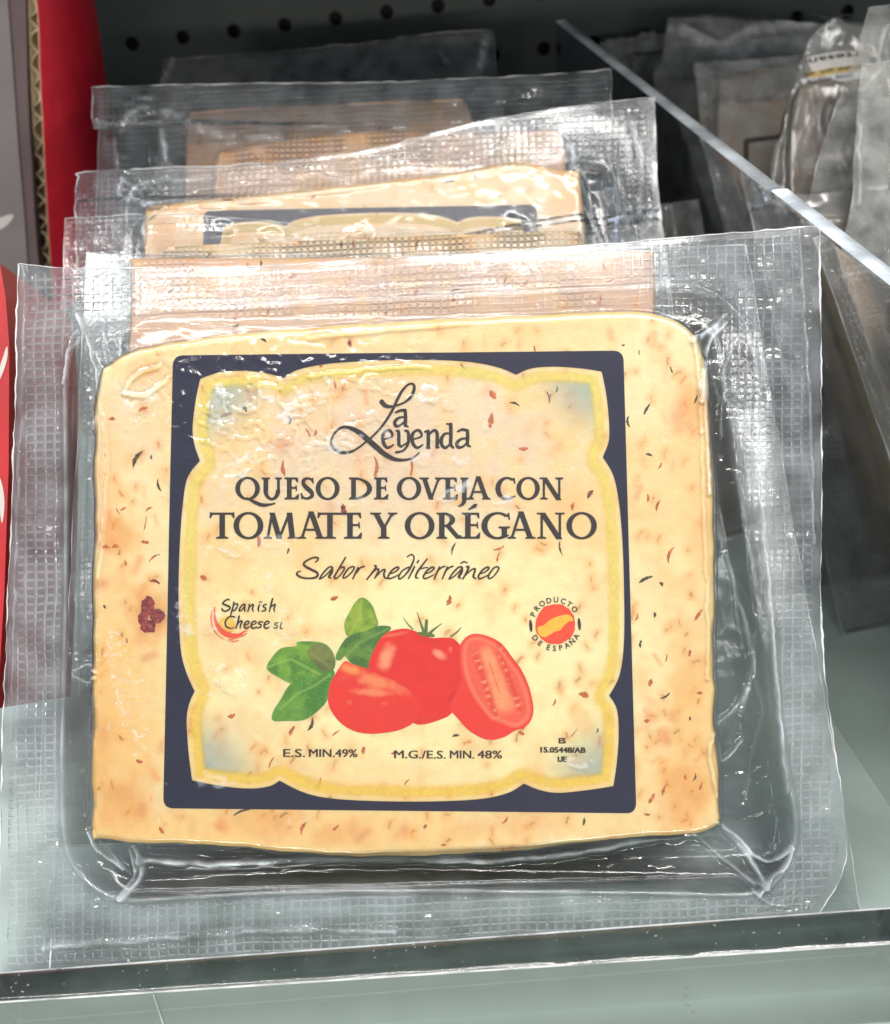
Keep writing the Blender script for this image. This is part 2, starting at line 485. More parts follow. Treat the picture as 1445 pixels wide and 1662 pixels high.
LABEL_OUT = [(281, 577), (1012, 569), (1033, 1320), (265, 1312)]
def rounded(P, r, n=6):
    out = []
    P = np.asarray(P, float)
    for i in range(len(P)):
        a, b, c = P[i - 1], P[i], P[(i + 1) % len(P)]
        u = (a - b) / np.linalg.norm(a - b); w = (c - b) / np.linalg.norm(c - b)
        for k in range(n + 1):
            t = k / n; out.append(b + u * r * (1 - t) ** 2 + w * r * t ** 2)
    return np.array(out)
def arcs(groups):
    out = []
    for g in groups: out += list(spline(g, 6)[:-1])
    return np.array(out)
OPENING = arcs([
    [(325, 615), (355, 605), (400, 602), (438, 607), (460, 614)],
    [(460, 614), (482, 601), (530, 591), (600, 586), (690, 584), (760, 587), (808, 596), (838, 608)],
    [(838, 608), (862, 598), (900, 595), (945, 598), (977, 603)],
    [(977, 603), (985, 645), (989, 690), (988, 717), (978.5, 742)],
    [(978.5, 742), (995, 770), (1004, 810), (1010, 870), (1013, 950), (1013, 1040), (1006, 1095), (989, 1129)],
    [(989, 1129), (1001, 1150), (1004.5, 1185), (1002, 1232), (996, 1276)],
    [(996, 1276), (950, 1283), (905, 1287), (875, 1282), (850.5, 1272)],
    [(850.5, 1272), (825, 1287), (780, 1297), (700, 1301), (600, 1300), (530, 1295), (490, 1285), (454, 1267)],
    [(454, 1267), (438, 1276), (406, 1280), (360, 1276), (312, 1267)],
    [(312, 1267), (306, 1220), (303, 1170), (307, 1143), (316, 1122)],
    [(316, 1122), (302, 1090), (293, 1050), (290, 970), (292, 889), (297, 820), (305, 775), (325, 748)],
    [(325, 748), (316, 722), (313, 695), (317, 655), (325, 615)]])

def orient_bumps(x, y, lst):
    z = 0
    for (cx, cy, rx, ry, ang, h) in lst:
        a = math.radians(ang); u = ((x - cx) * math.cos(a) + (y - cy) * math.sin(a)) / rx; w = (-(x - cx) * math.sin(a) + (y - cy) * math.cos(a)) / ry
        q = np.hypot(u, w) * (1 + .35 * (fbm(x / 14, y / 14, 31) - .5) * 2)
        z = z + h * (1 - sst(.65, 1.05, q)) * (1 - .45 * (1 - sst(.0, .75, q)))
    return z
def bubble_glints(x, y, lst):  # whitened bubble outlines, painted as glints
    z = np.zeros(x.shape)
    for (cx, cy, rx, ry, ang, h) in lst:
        a = math.radians(ang); u = ((x - cx) * math.cos(a) + (y - cy) * math.sin(a)) / rx; w = (-(x - cx) * math.sin(a) + (y - cy) * math.cos(a)) / ry
        q = np.hypot(u, w) * (1 + .8 * (fbm(x / 12, y / 12, 31) - .5) * 2)
        z = np.maximum(z, h / .03 * np.exp(-((q - .8) * min(rx, ry) / 3.0) ** 2) * sst(.44, .58, fbm(x / 13 + 5, y / 9, 32, 3)))
        z = np.maximum(z, .35 * h / .03 * (1 - sst(.3, .85, q)) * sst(.42, .6, fbm(x / 6, y / 5, 33, 3)))
    return z
def creases(x, y, lst):
    z = np.zeros(x.shape)
    for (P, w, h) in lst:
        P = np.asarray(P, float); x0, y0 = P.min(0) - 5 * w - 8; x1, y1 = P.max(0) + 5 * w + 8
        m = (x > x0) & (x < x1) & (y > y0) & (y < y1)
        if not m.any(): continue
        xx, yy = x[m], y[m]
        xw = xx + (fbm(xx / 22, yy / 22, 77) - .5) * 7; yw = yy + (fbm(xx / 22, yy / 22, 78) - .5) * 7
        Q = spline(P, 4); d = line_sdf(xw, yw, np.c_[Q, np.zeros(len(Q))])
        z[m] += h * np.exp(-(d / w) ** 2) * (.5 + fbm(xx / 30, yy / 30, 79))
    return z

def emboss_film(name, white=.055, **k):
    """film with the heat-seal grid pressed in, driven by the per-vertex attribute G = (column, row, depth)"""
    m = film(name, **k); nt = m.node_tree; N = nt.nodes; L = nt.links
    at = N.new('ShaderNodeVertexColor'); at.layer_name = 'Col'
    sp = N.new('ShaderNodeSeparateColor'); L.new(at.outputs['Color'], sp.inputs[0])
    hs = []
    for i in (0, 1):
        pp = N.new('ShaderNodeMath'); pp.operation = 'PINGPONG'; pp.inputs[1].default_value = .5; L.new(sp.outputs[i], pp.inputs[0])
        mr = N.new('ShaderNodeMapRange'); mr.interpolation_type = 'SMOOTHSTEP'; mr.inputs['From Min'].default_value = .03; mr.inputs['From Max'].default_value = .21; L.new(pp.outputs[0], mr.inputs['Value']); hs.append(mr)
    mu = N.new('ShaderNodeMath'); mu.operation = 'MULTIPLY'; L.new(hs[0].outputs[0], mu.inputs[0]); L.new(hs[1].outputs[0], mu.inputs[1])
    m2 = N.new('ShaderNodeMath'); m2.operation = 'MULTIPLY'; L.new(mu.outputs[0], m2.inputs[0]); L.new(sp.outputs[2], m2.inputs[1])
    b2 = N.new('ShaderNodeBump'); b2.inputs['Strength'].default_value = 1.0; b2.inputs['Distance'].default_value = .10
    L.new(m2.outputs[0], b2.inputs['Height'])
    iv = N.new('ShaderNodeMath'); iv.operation = 'SUBTRACT'; iv.inputs[0].default_value = 1.0; L.new(mu.outputs[0], iv.inputs[1])
    wt = N.new('ShaderNodeMath'); wt.operation = 'MULTIPLY'; L.new(iv.outputs[0], wt.inputs[0]); L.new(sp.outputs[2], wt.inputs[1])
    w2 = N.new('ShaderNodeMath'); w2.operation = 'MULTIPLY'; w2.inputs[1].default_value = white; L.new(wt.outputs[0], w2.inputs[0])
    ad = next(n for n in N if n.type == 'MATH' and n.operation == 'ADD'); old = ad.outputs[0].links[0]; to = old.to_socket; L.remove(old)
    a2 = N.new('ShaderNodeMath'); a2.operation = 'ADD'; L.new(ad.outputs[0], a2.inputs[0]); L.new(w2.outputs[0], a2.inputs[1]); L.new(a2.outputs[0], to)
    b1 = next(n for n in N if n.type == 'BUMP' and n != b2)
    L.new(b2.outputs[0], b1.inputs['Normal'])
    return m
M_filmE = emboss_film('sealed_clear_film', bump=.05, hz=.003, rough=.07, k=1.25)
M_filmFarE = emboss_film('sealed_far_film', bump=.10, bscale=3.0, hz=.012, rough=.12, k=1.1)
M_filmDimE = emboss_film('sealed_grey_film', tint=(.86, .85, .82), bump=.15, bscale=2.2, hz=.17, rough=.17, hcol=(.6, .6, .58))

def quad_grid(L_, R_, T_, B_, nx, ny):
    """Coons patch between four px curves"""
    res = lambda C, n: np.stack([np.interp(np.linspace(0, 1, n), np.r_[0, np.cumsum(np.hypot(*np.diff(spline(C, 8), axis=0).T))] / np.hypot(*np.diff(spline(C, 8), axis=0).T).sum(), spline(C, 8)[:, i]) for i in (0, 1)], 1)
    l, r, t, b = res(L_, ny), res(R_, ny), res(T_, nx), res(B_, nx)
    u = np.linspace(0, 1, nx)[None, :, None]; v = np.linspace(0, 1, ny)[:, None, None]
    c = (1 - v) * t[None] + v * b[None] + (1 - u) * l[:, None] + u * r[:, None]
    c = c - ((1 - u) * (1 - v) * t[0] + u * (1 - v) * t[-1] + (1 - u) * v * b[0] + u * v * b[-1])
    i = np.arange(ny - 1)[:, None] * nx + np.arange(nx - 1)[None]
    f = np.stack([i, i + nx, i + nx + 1, i + 1], -1).reshape(-1, 4)
    return c[..., 0], c[..., 1], [f], u[..., 0] + 0 * v[..., 0], v[..., 0] + 0 * u[..., 0]

# colours of the cheese paste, painted per vertex: paste, oily orange patches, fine specks
def cheese_colour(X, Y, seed, patches=(), nsp=380, base=(.96, .70, .34), box=None, warm=0.0, tone=1.0, smear=()):
    base = np.array(base)
    n = fbm(X / 130, Y / 130, seed, 4); n2 = fbm(X / 38, Y / 38, seed + 3, 3)
    c = np.broadcast_to(base, X.shape + (3,)).copy()
    c = mixc(c, (.96, .79, .45) if base[0] > .9 else base * 1.08, .8 * sst(.5, .68, n))
    c = mixc(c, (.84, .50, .19), .9 * sst(.50, .72, n2) * (.4 + warm))
    for (cx, cy, rx, ry, a, *pc) in patches:
        q = np.hypot((X - cx) / rx, (Y - cy) / ry) + (n2 - .5) * .9
        c = mixc(c, pc[0] if pc else (.84, .41, .12), a * (1 - sst(.2, 1.0, q)))
    R = np.random.default_rng(seed + 1)
    for (mx, my, wx_, wy_, cnt) in smear:
        for _ in range(cnt):
            cx, cy = R.normal(mx, wx_ * .7), R.normal(my, wy_ * .7); a = R.normal(1.75, .5); Ln = R.uniform(2, 11); w = R.uniform(3, 10)
            u = (X - cx) * math.cos(a) + (Y - cy) * math.sin(a); v = -(X - cx) * math.sin(a) + (Y - cy) * math.cos(a)
            m = (np.abs(u) < Ln + 4 * w) & (np.abs(v) < 4 * w)
            if not m.any(): continue
            d = np.hypot(np.maximum(np.abs(u[m]) - Ln, 0), v[m] + 3 * (n2[m] - .5))
            c[m] = mixc(c[m], R.choice([(.84, .27, .07), (.88, .42, .13), (.70, .22, .10)]), R.uniform(.15, .5) * np.exp(-(d / w) ** 2))
    R = np.random.default_rng(seed)
    x0, x1, y0, y1 = box or (X.min(), X.max(), Y.min(), Y.max())
    sx = (X[0, 1] - X[0, 0]); sy = (Y[1, 0] - Y[0, 0])
    for _ in range(nsp):
        cx = R.uniform(x0, x1); cy = R.uniform(y0, y1); a = R.normal(1.9, .55); Ln = R.uniform(.8, 6.5); w = R.uniform(.7, 1.9)
        kind = R.random(); col = (.55, .17, .05) if kind < .5 else ((.22, .14, .04) if kind < .8 else (.88, .84, .66))
        i0 = int((cx - X[0, 0] - Ln - 12) / sx); i1 = int((cx - X[0, 0] + Ln + 12) / sx); j0 = int((cy - Y[0, 0] - Ln - 12) / sy); j1 = int((cy - Y[0, 0] + Ln + 12) / sy)
        i0, j0 = max(i0, 0), max(j0, 0)
        if i1 <= i0 or j1 <= j0: continue
        xx = X[j0:j1, i0:i1] - cx; yy = Y[j0:j1, i0:i1] - cy
        u = xx * math.cos(a) + yy * math.sin(a); v = -xx * math.sin(a) + yy * math.cos(a) + .06 * u * u / 4
        d = np.hypot(np.maximum(np.abs(u) - Ln, 0), v)
        sl = c[j0:j1, i0:i1]
        if kind < .8: sl[:] = mixc(sl, (.88, .42, .12), .5 * np.exp(-(d / 8) ** 2))
        sl[:] = mixc(sl, col, R.uniform(.25, .8) * (1 - sst(w * .5, w * 1.5, d)))
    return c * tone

def sample(G, X, Y, x, y):
    i = np.clip(np.round((x - X[0, 0]) / (X[0, 1] - X[0, 0])).astype(int), 0, X.shape[1] - 1)
    j = np.clip(np.round((y - Y[0, 0]) / (Y[1, 0] - Y[0, 0])).astype(int), 0, X.shape[0] - 1)
    return G[j, i]

def cheese_block(T, pl, poly, zf, step, thick, seed, rnd=16, **kw):
    poly = np.asarray(poly, float)
    x0, y0 = poly.min(0) - 2 * step; x1, y1 = poly.max(0) + 2 * step
    X, Y = grid(x0, y0, x1, y1, step)
    D = poly_sdf(X, Y, poly)
    C = cheese_colour(X, Y, seed, **kw)
    x, y, f, be = carve(X, Y, D)
    z = zf(x, y)
    col = sample(C, X, Y, x, y)
    V = pl.at(x, y, z)
    n0 = len(V); bv = np.unique(be)
    mp = {int(b): n0 + i for i, b in enumerate(bv)}
    Vb = V[bv] - pl.n * thick
    sk = np.array([[a, mp[int(a)], mp[int(b)], b] for a, b in be])
    bi = proj(Vb)
    V2 = np.concatenate([V, Vb, [Vb.mean(0)]])
    back = np.array([[mp[int(a)], n0 + len(bv), mp[int(b)]] for a, b in be])
    c2 = np.concatenate([col, col[bv] * .95, [[.8, .62, .38]]])
    return T.part('cheese', V2, f + [sk, back], M_cheese, colors=c2)

def flecks(T, cheese, pl, zf, lst, dz=.006):
    """flakes of herb and dried tomato lying in the cheese surface"""
    for (cx, cy, ln, w, ang, kind) in lst:
        R = np.random.default_rng(int(cx * 7 + cy * 13))
        n = 9; a = math.radians(ang); bend = R.uniform(-.35, .35); v = []
        t = np.linspace(-1, 1, n)
        prof = (1 - np.abs(t) ** 2.4) * (.55 + .6 * R.random(n)) + .06
        cu = t * ln / 2; cv = bend * ln / 2 * (t * t - .4)
        for s in (-1, 0, 1):
            u = cu; vv = cv + s * prof * w / 2
            px = cx + u * math.cos(a) - vv * math.sin(a); py = cy + u * math.sin(a) + vv * math.cos(a)
            v.append(pl.at(px, py, zf(px, py) + (dz if s == 0 else -.002)))
        V = np.concatenate(v)
        i = np.arange(n - 1); f = [np.concatenate([np.stack([i, i + 1, i + n + 1, i + n], 1), np.stack([i + n, i + n + 1, i + 2 * n + 1, i + 2 * n], 1)])]
        nm, m = {'h': ('herb_fleck', M_herb), 't': ('tomato_fleck', M_tom), 'd': ('tomato_fleck', M_tomd)}[kind]
        T.part(nm, V, f, m, parent=cheese)

# ================================================================== the front pack
def front_plane():
    th, tw = math.radians(37.0), math.radians(-2.5)
    n = np.array([math.sin(tw) * math.cos(th), -math.cos(tw) * math.cos(th), math.sin(th)])
    return Plane(CAM + ray(722, 1000) * 21.4, n)
PA = front_plane()
CHEESE_A = spline([(160, 620), (176, 592), (215, 570), (300, 551), (450, 536), (650, 521), (850, 510), (1000, 506), (1075, 510), (1110, 528), (1138, 560), (1150, 620), (1157, 760), (1161, 950), (1161, 1100), (1164, 1210), (1170, 1300), (1168, 1336), (1120, 1352), (980, 1366), (800, 1384), (640, 1391), (480, 1384), (330, 1372), (220, 1368), (165, 1362), (149, 1352), (147, 1250), (150, 1100), (151, 900), (152, 750)], 6, True)
CHEESE_A = CHEESE_A + np.stack([fbm(CHEESE_A[:, 0] / 45, CHEESE_A[:, 1] / 45, 201, 3) - .5, fbm(CHEESE_A[:, 0] / 45, CHEESE_A[:, 1] / 45, 202, 3) - .5], 1) * 9
CAV_A = spline([(104, 560), (122, 528), (160, 505), (230, 493), (420, 486), (650, 476), (900, 464), (1060, 457), (1130, 457), (1185, 484), (1222, 535), (1236, 610), (1243, 760), (1252, 900), (1264, 1050), (1274, 1180), (1292, 1290), (1300, 1350), (1288, 1400), (1262, 1440), (1215, 1458), (1080, 1456), (900, 1454), (650, 1452), (450, 1455), (300, 1463), (200, 1468), (150, 1450), (112, 1412), (94, 1350), (92, 1200), (97, 1000), (98, 800), (97, 640)], 3, True)
CREASES_A = [
    ([(126, 516), (134, 560), (146, 610), (150, 700)], 3.4, .14), ([(130, 530), (118, 550), (104, 572), (98, 620)], 2.4, .09), ([(150, 545), (160, 575), (168, 598)], 2.5, .07),
    ([(112, 535), (104, 575), (97, 640)], 3, .05), ([(118, 505), (126, 530)], 5, .08), ([(160, 535), (200, 528), (250, 545)], 3, .05),
    ([(1182, 506), (1150, 533), (1126, 552)], 5, .13), ([(1186, 516), (1160, 545), (1146, 590), (1142, 650)], 3, .13), ([(1172, 520), (1152, 570), (1148, 660), (1152, 800)], 3, .07), ([(1200, 540), (1185, 600), (1180, 700)], 4, .05),
    ([(128, 1360), (146, 1392), (186, 1418)], 3.5, .10), ([(150, 1350), (160, 1385), (192, 1424)], 2.5, .07), ([(205, 1378), (218, 1420), (206, 1448), (190, 1466)], 5, .14), ([(196, 1385), (205, 1425), (186, 1462)], 3, .08),
    ([(212, 1378), (300, 1372), (420, 1387), (470, 1392)], 3, .05), ([(110, 1092), (128, 1082), (152, 1090)], 3, .07), ([(108, 1100), (128, 1110), (150, 1100)], 3, .07),
    ([(1168, 1208), (1178, 1236), (1192, 1232), (1215, 1206)], 3, .09), ([(1160, 1190), (1152, 1230), (1166, 1290)], 3, .05), ([(1172, 1180), (1200, 1160), (1225, 1120)], 5, .05),
    ([(1168, 1338), (1210, 1370), (1232, 1396), (1262, 1404), (1290, 1378)], 3.2, .11), ([(1290, 1378), (1282, 1410), (1258, 1432), (1236, 1462)], 3.2, .11), ([(1180, 1345), (1225, 1400), (1250, 1445)], 6, .08),
    ([(1130, 1356), (1180, 1400), (1230, 1440)], 4, .06), ([(1228, 1450), (1250, 1470), (1280, 1478)], 3, .07), ([(1236, 1440), (1262, 1462), (1250, 1480)], 2.5, .06),
    ([(214, 1404), (330, 1411), (470, 1404), (620, 1401), (800, 1405), (940, 1393), (1060, 1370), (1160, 1358)], 6, .10),
    ([(300, 1415), (480, 1409), (640, 1408), (800, 1410)], 2.5, .05),
    ([(1232, 640), (1236, 760), (1248, 900), (1262, 1060), (1274, 1200), (1284, 1290)], 3.5, .09),
    ([(1190, 900), (1205, 960), (1232, 1060), (1228, 1110), (1215, 1160)], 5, .05), ([(1228, 935), (1236, 1010), (1236, 1100), (1248, 1160), (1230, 1240), (1222, 1300)], 2, .035),
    ([(1303, 366), (1309, 450), (1312, 520), (1322, 640), (1325, 760), (1328, 880)], 3.0, .06), ([(28, 424), (30, 520), (26, 680), (18, 850), (14, 1000), (10, 1200)], 3, .05),
    ([(60, 1568), (66, 1500), (72, 1440)], 2.5, .05), ([(60, 1545), (250, 1530), (480, 1515), (640, 1520)], 6, .06),
    ([(215, 478), (420, 466), (600, 462), (800, 458)], 3, .02), ([(260, 512), (330, 520), (380, 528)], 4, .05), ([(500, 548), (620, 536), (760, 524)], 4, .03),
    ([(202, 640), (214, 612), (258, 592)], 3.2, .05), ([(204, 640), (238, 640), (272, 612)], 3.2, .05), ([(1140, 700), (1142, 800), (1148, 950), (1150, 1100)], 2.6, .035),
    ([(1128, 560), (1138, 640), (1140, 700)], 3.2, .05), ([(152, 640), (172, 700), (170, 860), (158, 940)], 3, .03), ([(500, 612), (600, 600), (700, 596)], 2, .02),
    ([(1088, 466), (1150, 470), (1200, 510), (1226, 570)], 4, .05)]
BUB_A = [(352, 656, 17, 30, 25, .030), (368, 694, 18, 14, 0, .02), (436, 634, 20, 15, 10, .03), (490, 660, 42, 15, -25, .032), (404, 664, 12, 9, 0, .02), (402, 752, 44, 13, -32, .030),
         (555, 715, 30, 17, 8, .028), (512, 724, 24, 8, -10, .018), (698, 640, 19, 14, 25, .030), (728, 657, 14, 8, 15, .02), (544, 622, 14, 9, 0, .02), (622, 708, 14, 9, 20, .022),
         (735, 800, 34, 8, -30, .022), (688, 748, 14, 10, 0, .02), (816, 811, 14, 6, -20, .018), (742, 832, 16, 12, 0, .012), (384, 892, 34, 16, 15, .018), (438, 944, 9, 14, 0, .02),
         (470, 1008, 24, 32, 30, .016), (372, 1100, 24, 34, -20, .018), (330, 1010, 40, 24, 0, .014), (936, 1238, 18, 9, 10, .016), (790, 690, 8, 10, 0, .02), (745, 742, 10, 12, 0, .018),
         (346, 1268, 22, 8, 10, .014), (300, 1000, 14, 34, 0, .015), (205, 1120, 22, 90, -18, .018), (440, 880, 22, 10, 0, .014), (575, 815, 18, 8, -12, .012), (230, 655, 24, 14, -30, .03)]
def zc_A(x, y):
    s = -poly_sdf(x, y, CHEESE_A)
    return zc_from(s, x, y)
def zc_from(s, x, y):
    r = 11.0; t = np.clip(1 - s / r, 0, 1)
    z = -.075 * (1 - np.sqrt(np.clip(1 - t * t, 0, 1)))
    return z + .035 * (fbm(x / 260, y / 260, 5, 2) - .5) + .006 * (fbm(x / 50, y / 50, 6, 2) - .5)
def build_front_pack():
    pl = PA
    base = [-.5, 13.4, FLOOR]
    T = Thing('cheese_pack', 'large front vacuum pack of tomato and oregano cheese with its navy framed label fully visible', 'cheese pack', base, 'vacuum packs of cheese in the left compartment')
    # zf is evaluated on a table so that every printed piece follows the very same surface
    GX, GY = grid(60, 440, 1320, 1500, 3.0)
    ZC = zc_A(GX, GY)
    def tab(Z):
        def f(x, y):
            gx = np.clip((np.asarray(x, float) - GX[0, 0]) / 3.0, 0, GX.shape[1] - 1.001); gy = np.clip((np.asarray(y, float) - GY[0, 0]) / 3.0, 0, GX.shape[0] - 1.001)
            i = gx.astype(int); j = gy.astype(int); a = gx - i; b = gy - j
            return (Z[j, i] * (1 - a) + Z[j, i + 1] * a) * (1 - b) + (Z[j + 1, i] * (1 - a) + Z[j + 1, i + 1] * a) * b
        return f
    zc = tab(ZC)
    cheese = cheese_block(T, pl, CHEESE_A, zc, 2.2, 1.5, 21, nsp=380, smear=[(200, 880, 60, 140, 22), (1080, 1200, 70, 130, 26), (640, 720, 260, 110, 30), (500, 1340, 300, 25, 22), (640, 1000, 400, 300, 12), (1080, 700, 60, 160, 12), (240, 1230, 70, 90, 12)], box=(155, 1155, 520, 1380), warm=-.12, patches=[
        (640, 740, 400, 230, .75, (.80, .62, .47)), (720, 1070, 480, 250, .95, (.995, .88, .48)), (225, 680, 80, 130, .5, (.86, .66, .45)), (180, 1180, 90, 300, .95, (.97, .60, .22)), (170, 800, 36, 200, .6, (.94, .60, .30)), (450, 1350, 480, 60, .9, (.97, .62, .23)), (1120, 1230, 70, 220, .85, (.97, .60, .23)), (1120, 720, 50, 160, .5, (.95, .62, .28)), (1000, 1000, 200, 150, .5, (.98, .82, .46)), (480, 1300, 330, 90, .5, (.96, .66, .30)),
                (1115, 660, 45, 70, .75), (1105, 1290, 60, 60, .75), (200, 1300, 70, 60, .7), (190, 870, 45, 40, .7), (165, 1180, 40, 90, .4), (230, 600, 40, 30, .35), (1120, 1100, 40, 60, .4),
        (420, 1330, 90, 40, .5), (760, 1345, 60, 30, .35), (245, 1000, 50, 50, .8), (243, 1000, 27, 32, .8, (.72, .25, .12)), (560, 1350, 60, 30, .5), (1140, 860, 30, 90, .3), (920, 820, 60, 60, .35), (520, 840, 50, 50, .25), (860, 1330, 80, 40, .4)])
    F1 = [(222, 745, 34, 9, 120, 'h'), (258, 788, 22, 5, 75, 'h'), (1048, 940, 26, 8, -25, 'h'), (1074, 948, 9, 7, 60, 'h'), (505, 1176, 24, 8, 110, 'h'), (392, 1318, 30, 6, -20, 'h'), (1080, 1130, 20, 5, 150, 'h'),
          (1020, 684, 20, 6, 85, 'h'), (558, 827, 19, 12, 80, 'd'), (958, 802, 17, 10, 125, 'd'), (800, 640, 18, 13, 60, 't'), (797, 682, 26, 12, 100, 't'), (610, 757, 34, 10, 92, 't'), (668, 760, 26, 7, 95, 't'),
          (460, 760, 28, 8, 85, 't'), (850, 728, 16, 9, 0, 't'), (366, 674, 22, 9, -20, 't'), (330, 938, 12, 11, 40, 't'), (232, 664, 18, 8, -20, 't'), (182, 680, 12, 7, 0, 't'), (172, 888, 14, 8, 0, 't'), (188, 887, 12, 9, 0, 't'),
          (236, 880, 14, 9, 10, 't'), (930, 822, 14, 9, 100, 't'), (376, 1162, 14, 10, -20, 't'), (474, 1186, 18, 8, 120, 't'), (543, 971, 14, 10, -20, 't'), (729, 975, 18, 10, 110, 't'), (404, 1262, 22, 9, 105, 't'),
          (226, 1236, 12, 9, 20, 't'), (262, 1348, 14, 8, 60, 't'), (1058, 1296, 20, 8, 120, 't'), (1078, 1282, 22, 7, 110, 't'), (1056, 1108, 14, 8, 110, 't'), (1134, 998, 24, 7, 125, 't'), (1088, 900, 30, 7, 110, 't'),
          (1050, 1170, 10, 8, 0, 't'), (1130, 648, 16, 5, 110, 'h'), (1050, 664, 22, 6, 120, 'h'), (1054, 738, 12, 6, 20, 'h'), (1072, 756, 12, 6, 120, 't'), (1068, 820, 22, 5, 110, 't'), (1052, 808, 14, 6, 90, 't'),
          (836, 655, 18, 6, 20, 'h'), (890, 644, 24, 4, 75, 'h'), (904, 632, 12, 4, 100, 'h'), (568, 558, 12, 9, 80, 'd'), (428, 552, 12, 6, 30, 'h'), (868, 566, 12, 5, 80, 't'), (752, 596, 16, 5, 60, 'h'),
          (398, 664, 12, 7, 60, 'h'), (470, 682, 14, 7, 90, 'h'), (332, 718, 10, 6, 120, 'h'), (522, 592, 12, 7, 120, 't'), (544, 624, 14, 7, 80, 't'), (500, 702, 16, 5, 60, 't'), (512, 702, 12, 6, 100, 't'),
          (312, 812, 9, 6, 10, 't'), (420, 878, 22, 8, 90, 't'), (610, 770, 12, 5, 90, 't'), (736, 890, 24, 4, 110, 'h'), (910, 890, 26, 4, 80, 'h'), (810, 890, 20, 5, -20, 't'), (808, 906, 16, 4, 100, 't'), (468, 894, 12, 4, 110, 'h'),
          (590, 1218, 14, 9, 100, 't'), (640, 1222, 12, 7, -20, 't'), (440, 1238, 22, 4, 115, 't'), (545, 1190, 16, 4, -35, 't'), (852, 1178, 18, 6, 120, 't'), (846, 1190, 12, 8, 30, 't'), (740, 1194, 12, 6, -10, 'h'),
          (932, 1190, 20, 3, 130, 't'), (970, 1186, 9, 4, 110, 'h'), (948, 1128, 18, 12, 20, 't'), (900, 1140, 14, 4, 110, 't'), (518, 1272, 22, 5, 110, 't'), (660, 1270, 14, 4, 130, 't'), (492, 1344, 24, 7, 115, 't'), (545, 1344, 14, 6, 140, 't'),
          (820, 1332, 16, 5, 130, 't'), (690, 1342, 9, 7, 120, 't'), (1128, 1262, 14, 5, 110, 'h'), (1138, 1276, 16, 5, 110, 't'), (1050, 1322, 12, 6, 10, 't'), (948, 1334, 14, 6, 100, 'h'), (720, 1372, 10, 5, 0, 't'),
          (1112, 1262, 8, 5, 90, 't'), (1120, 1166, 8, 4, 90, 'h'), (1136, 1125, 10, 8, 0, 't'), (1120, 1060, 12, 7, 100, 't'), (1082, 1068, 14, 4, 100, 't'), (1040, 1045, 14, 6, 100, 'h'), (1063, 998, 10, 6, 90, 'h'),
          (1034, 1002, 12, 4, 110, 't'), (1012, 560, 6, 4, 0, 'h'), (1090, 600, 12, 4, 70, 'h'), (1038, 572, 9, 3, 90, 'h'), (246, 742, 8, 4, 90, 'h'), (192, 830, 14, 3, 60, 't'), (200, 826, 12, 5, -30, 't'), (242, 826, 14, 5, -30, 't'), (236, 850, 26, 3, 100, 't'),
          (250, 905, 24, 4, -35, 't'), (252, 944, 18, 8, 20, 'd'), (204, 914, 10, 5, 80, 't'), (206, 1040, 9, 3, 80, 'h'), (282, 838, 10, 6, 10, 't'), (170, 985, 8, 5, 60, 'h')]
    flecks(T, cheese, pl, zc, F1)
    # one big sun-dried tomato lump
    R = np.random.default_rng(3)
    for k, (cx, cy, rx, ry) in enumerate([(240, 984, 13, 17), (256, 1000, 13, 12), (240, 1016, 15, 13), (232, 1003, 9, 12)]):
        nu, nv = 22, 9; v = []; f = []
        for j in range(nv + 1):
            for i in range(nu):
                a = 2 * math.pi * i / nu; q = j / nv
                rr = 1 + .38 * (float(fbm(np.array(3 + math.cos(a) * 1.6 + k * 9), np.array(math.sin(a) * 1.6 + 5), 9)) - .5) * 2
                x = cx + rx * q * rr * math.cos(a); y = cy + ry * q * rr * math.sin(a)
                z = float(zc(np.array(x), np.array(y))) - .007 + .018 * math.sqrt(max(0, 1 - q * q)) * (.4 + float(fbm(np.array(x / 4), np.array(y / 4), 41, 2)))
                v.append(pl.at(np.array(x), np.array(y), np.array(z)))
        for j in range(nv):
            for i in range(nu):
                f.append([j * nu + i, j * nu + (i + 1) % nu, (j + 1) * nu + (i + 1) % nu, (j + 1) * nu + i])
        o = T.part('tomato_piece', v, f, M_tomd, parent=cheese)

    # ---------------- the printing, on the inside of the film
    X, Y = grid(255, 560, 1045, 1330, 2.4)
    dout = poly_sdf(X, Y, rounded(LABEL_OUT, 17)); din = poly_sdf(X, Y, OPENING)
    # keep the corners crisp: cut the frame out on the fine table
    decal(T, 'printed_frame', pl, zc, X, Y, np.maximum(dout, -din), M_navy)
    OC = [(325, 615), (977, 603), (996, 1276), (312, 1267)]
    def ycol(x, y):
        n = fbm(x / 9, y / 9, 51, 3)
        c = np.broadcast_to(np.array([.93, .78, .20]), x.shape + (3,)).copy()
        return mixc(c, (.95, .68, .10), sst(900, 1250, y)) * (.92 + .16 * n)[..., None]
    def yal(x, y):
        d = -poly_sdf(x, y, OPENING); e = 5 + 4 * fbm(x / 50, y / 50, 52); w = 21 + 5 * fbm(x / 40, y / 40, 53)
        w2 = np.minimum(np.where((x < 320) | (x > 990), 3, 0) + w, 30)
        return .72 * sst(e - 2, e + 6, d) * (1 - sst(w2 - 7, w2 + 8, d)) * (.75 + .5 * fbm(x / 6, y / 6, 54, 2)) + .10 * (1 - sst(e, e + 6, d))
    decal(T, 'printed_yellow_border', pl, zc, X, Y, np.maximum(din + .5, -(din + 42)), M_wash, ycol, dz=.010, alpha=yal)
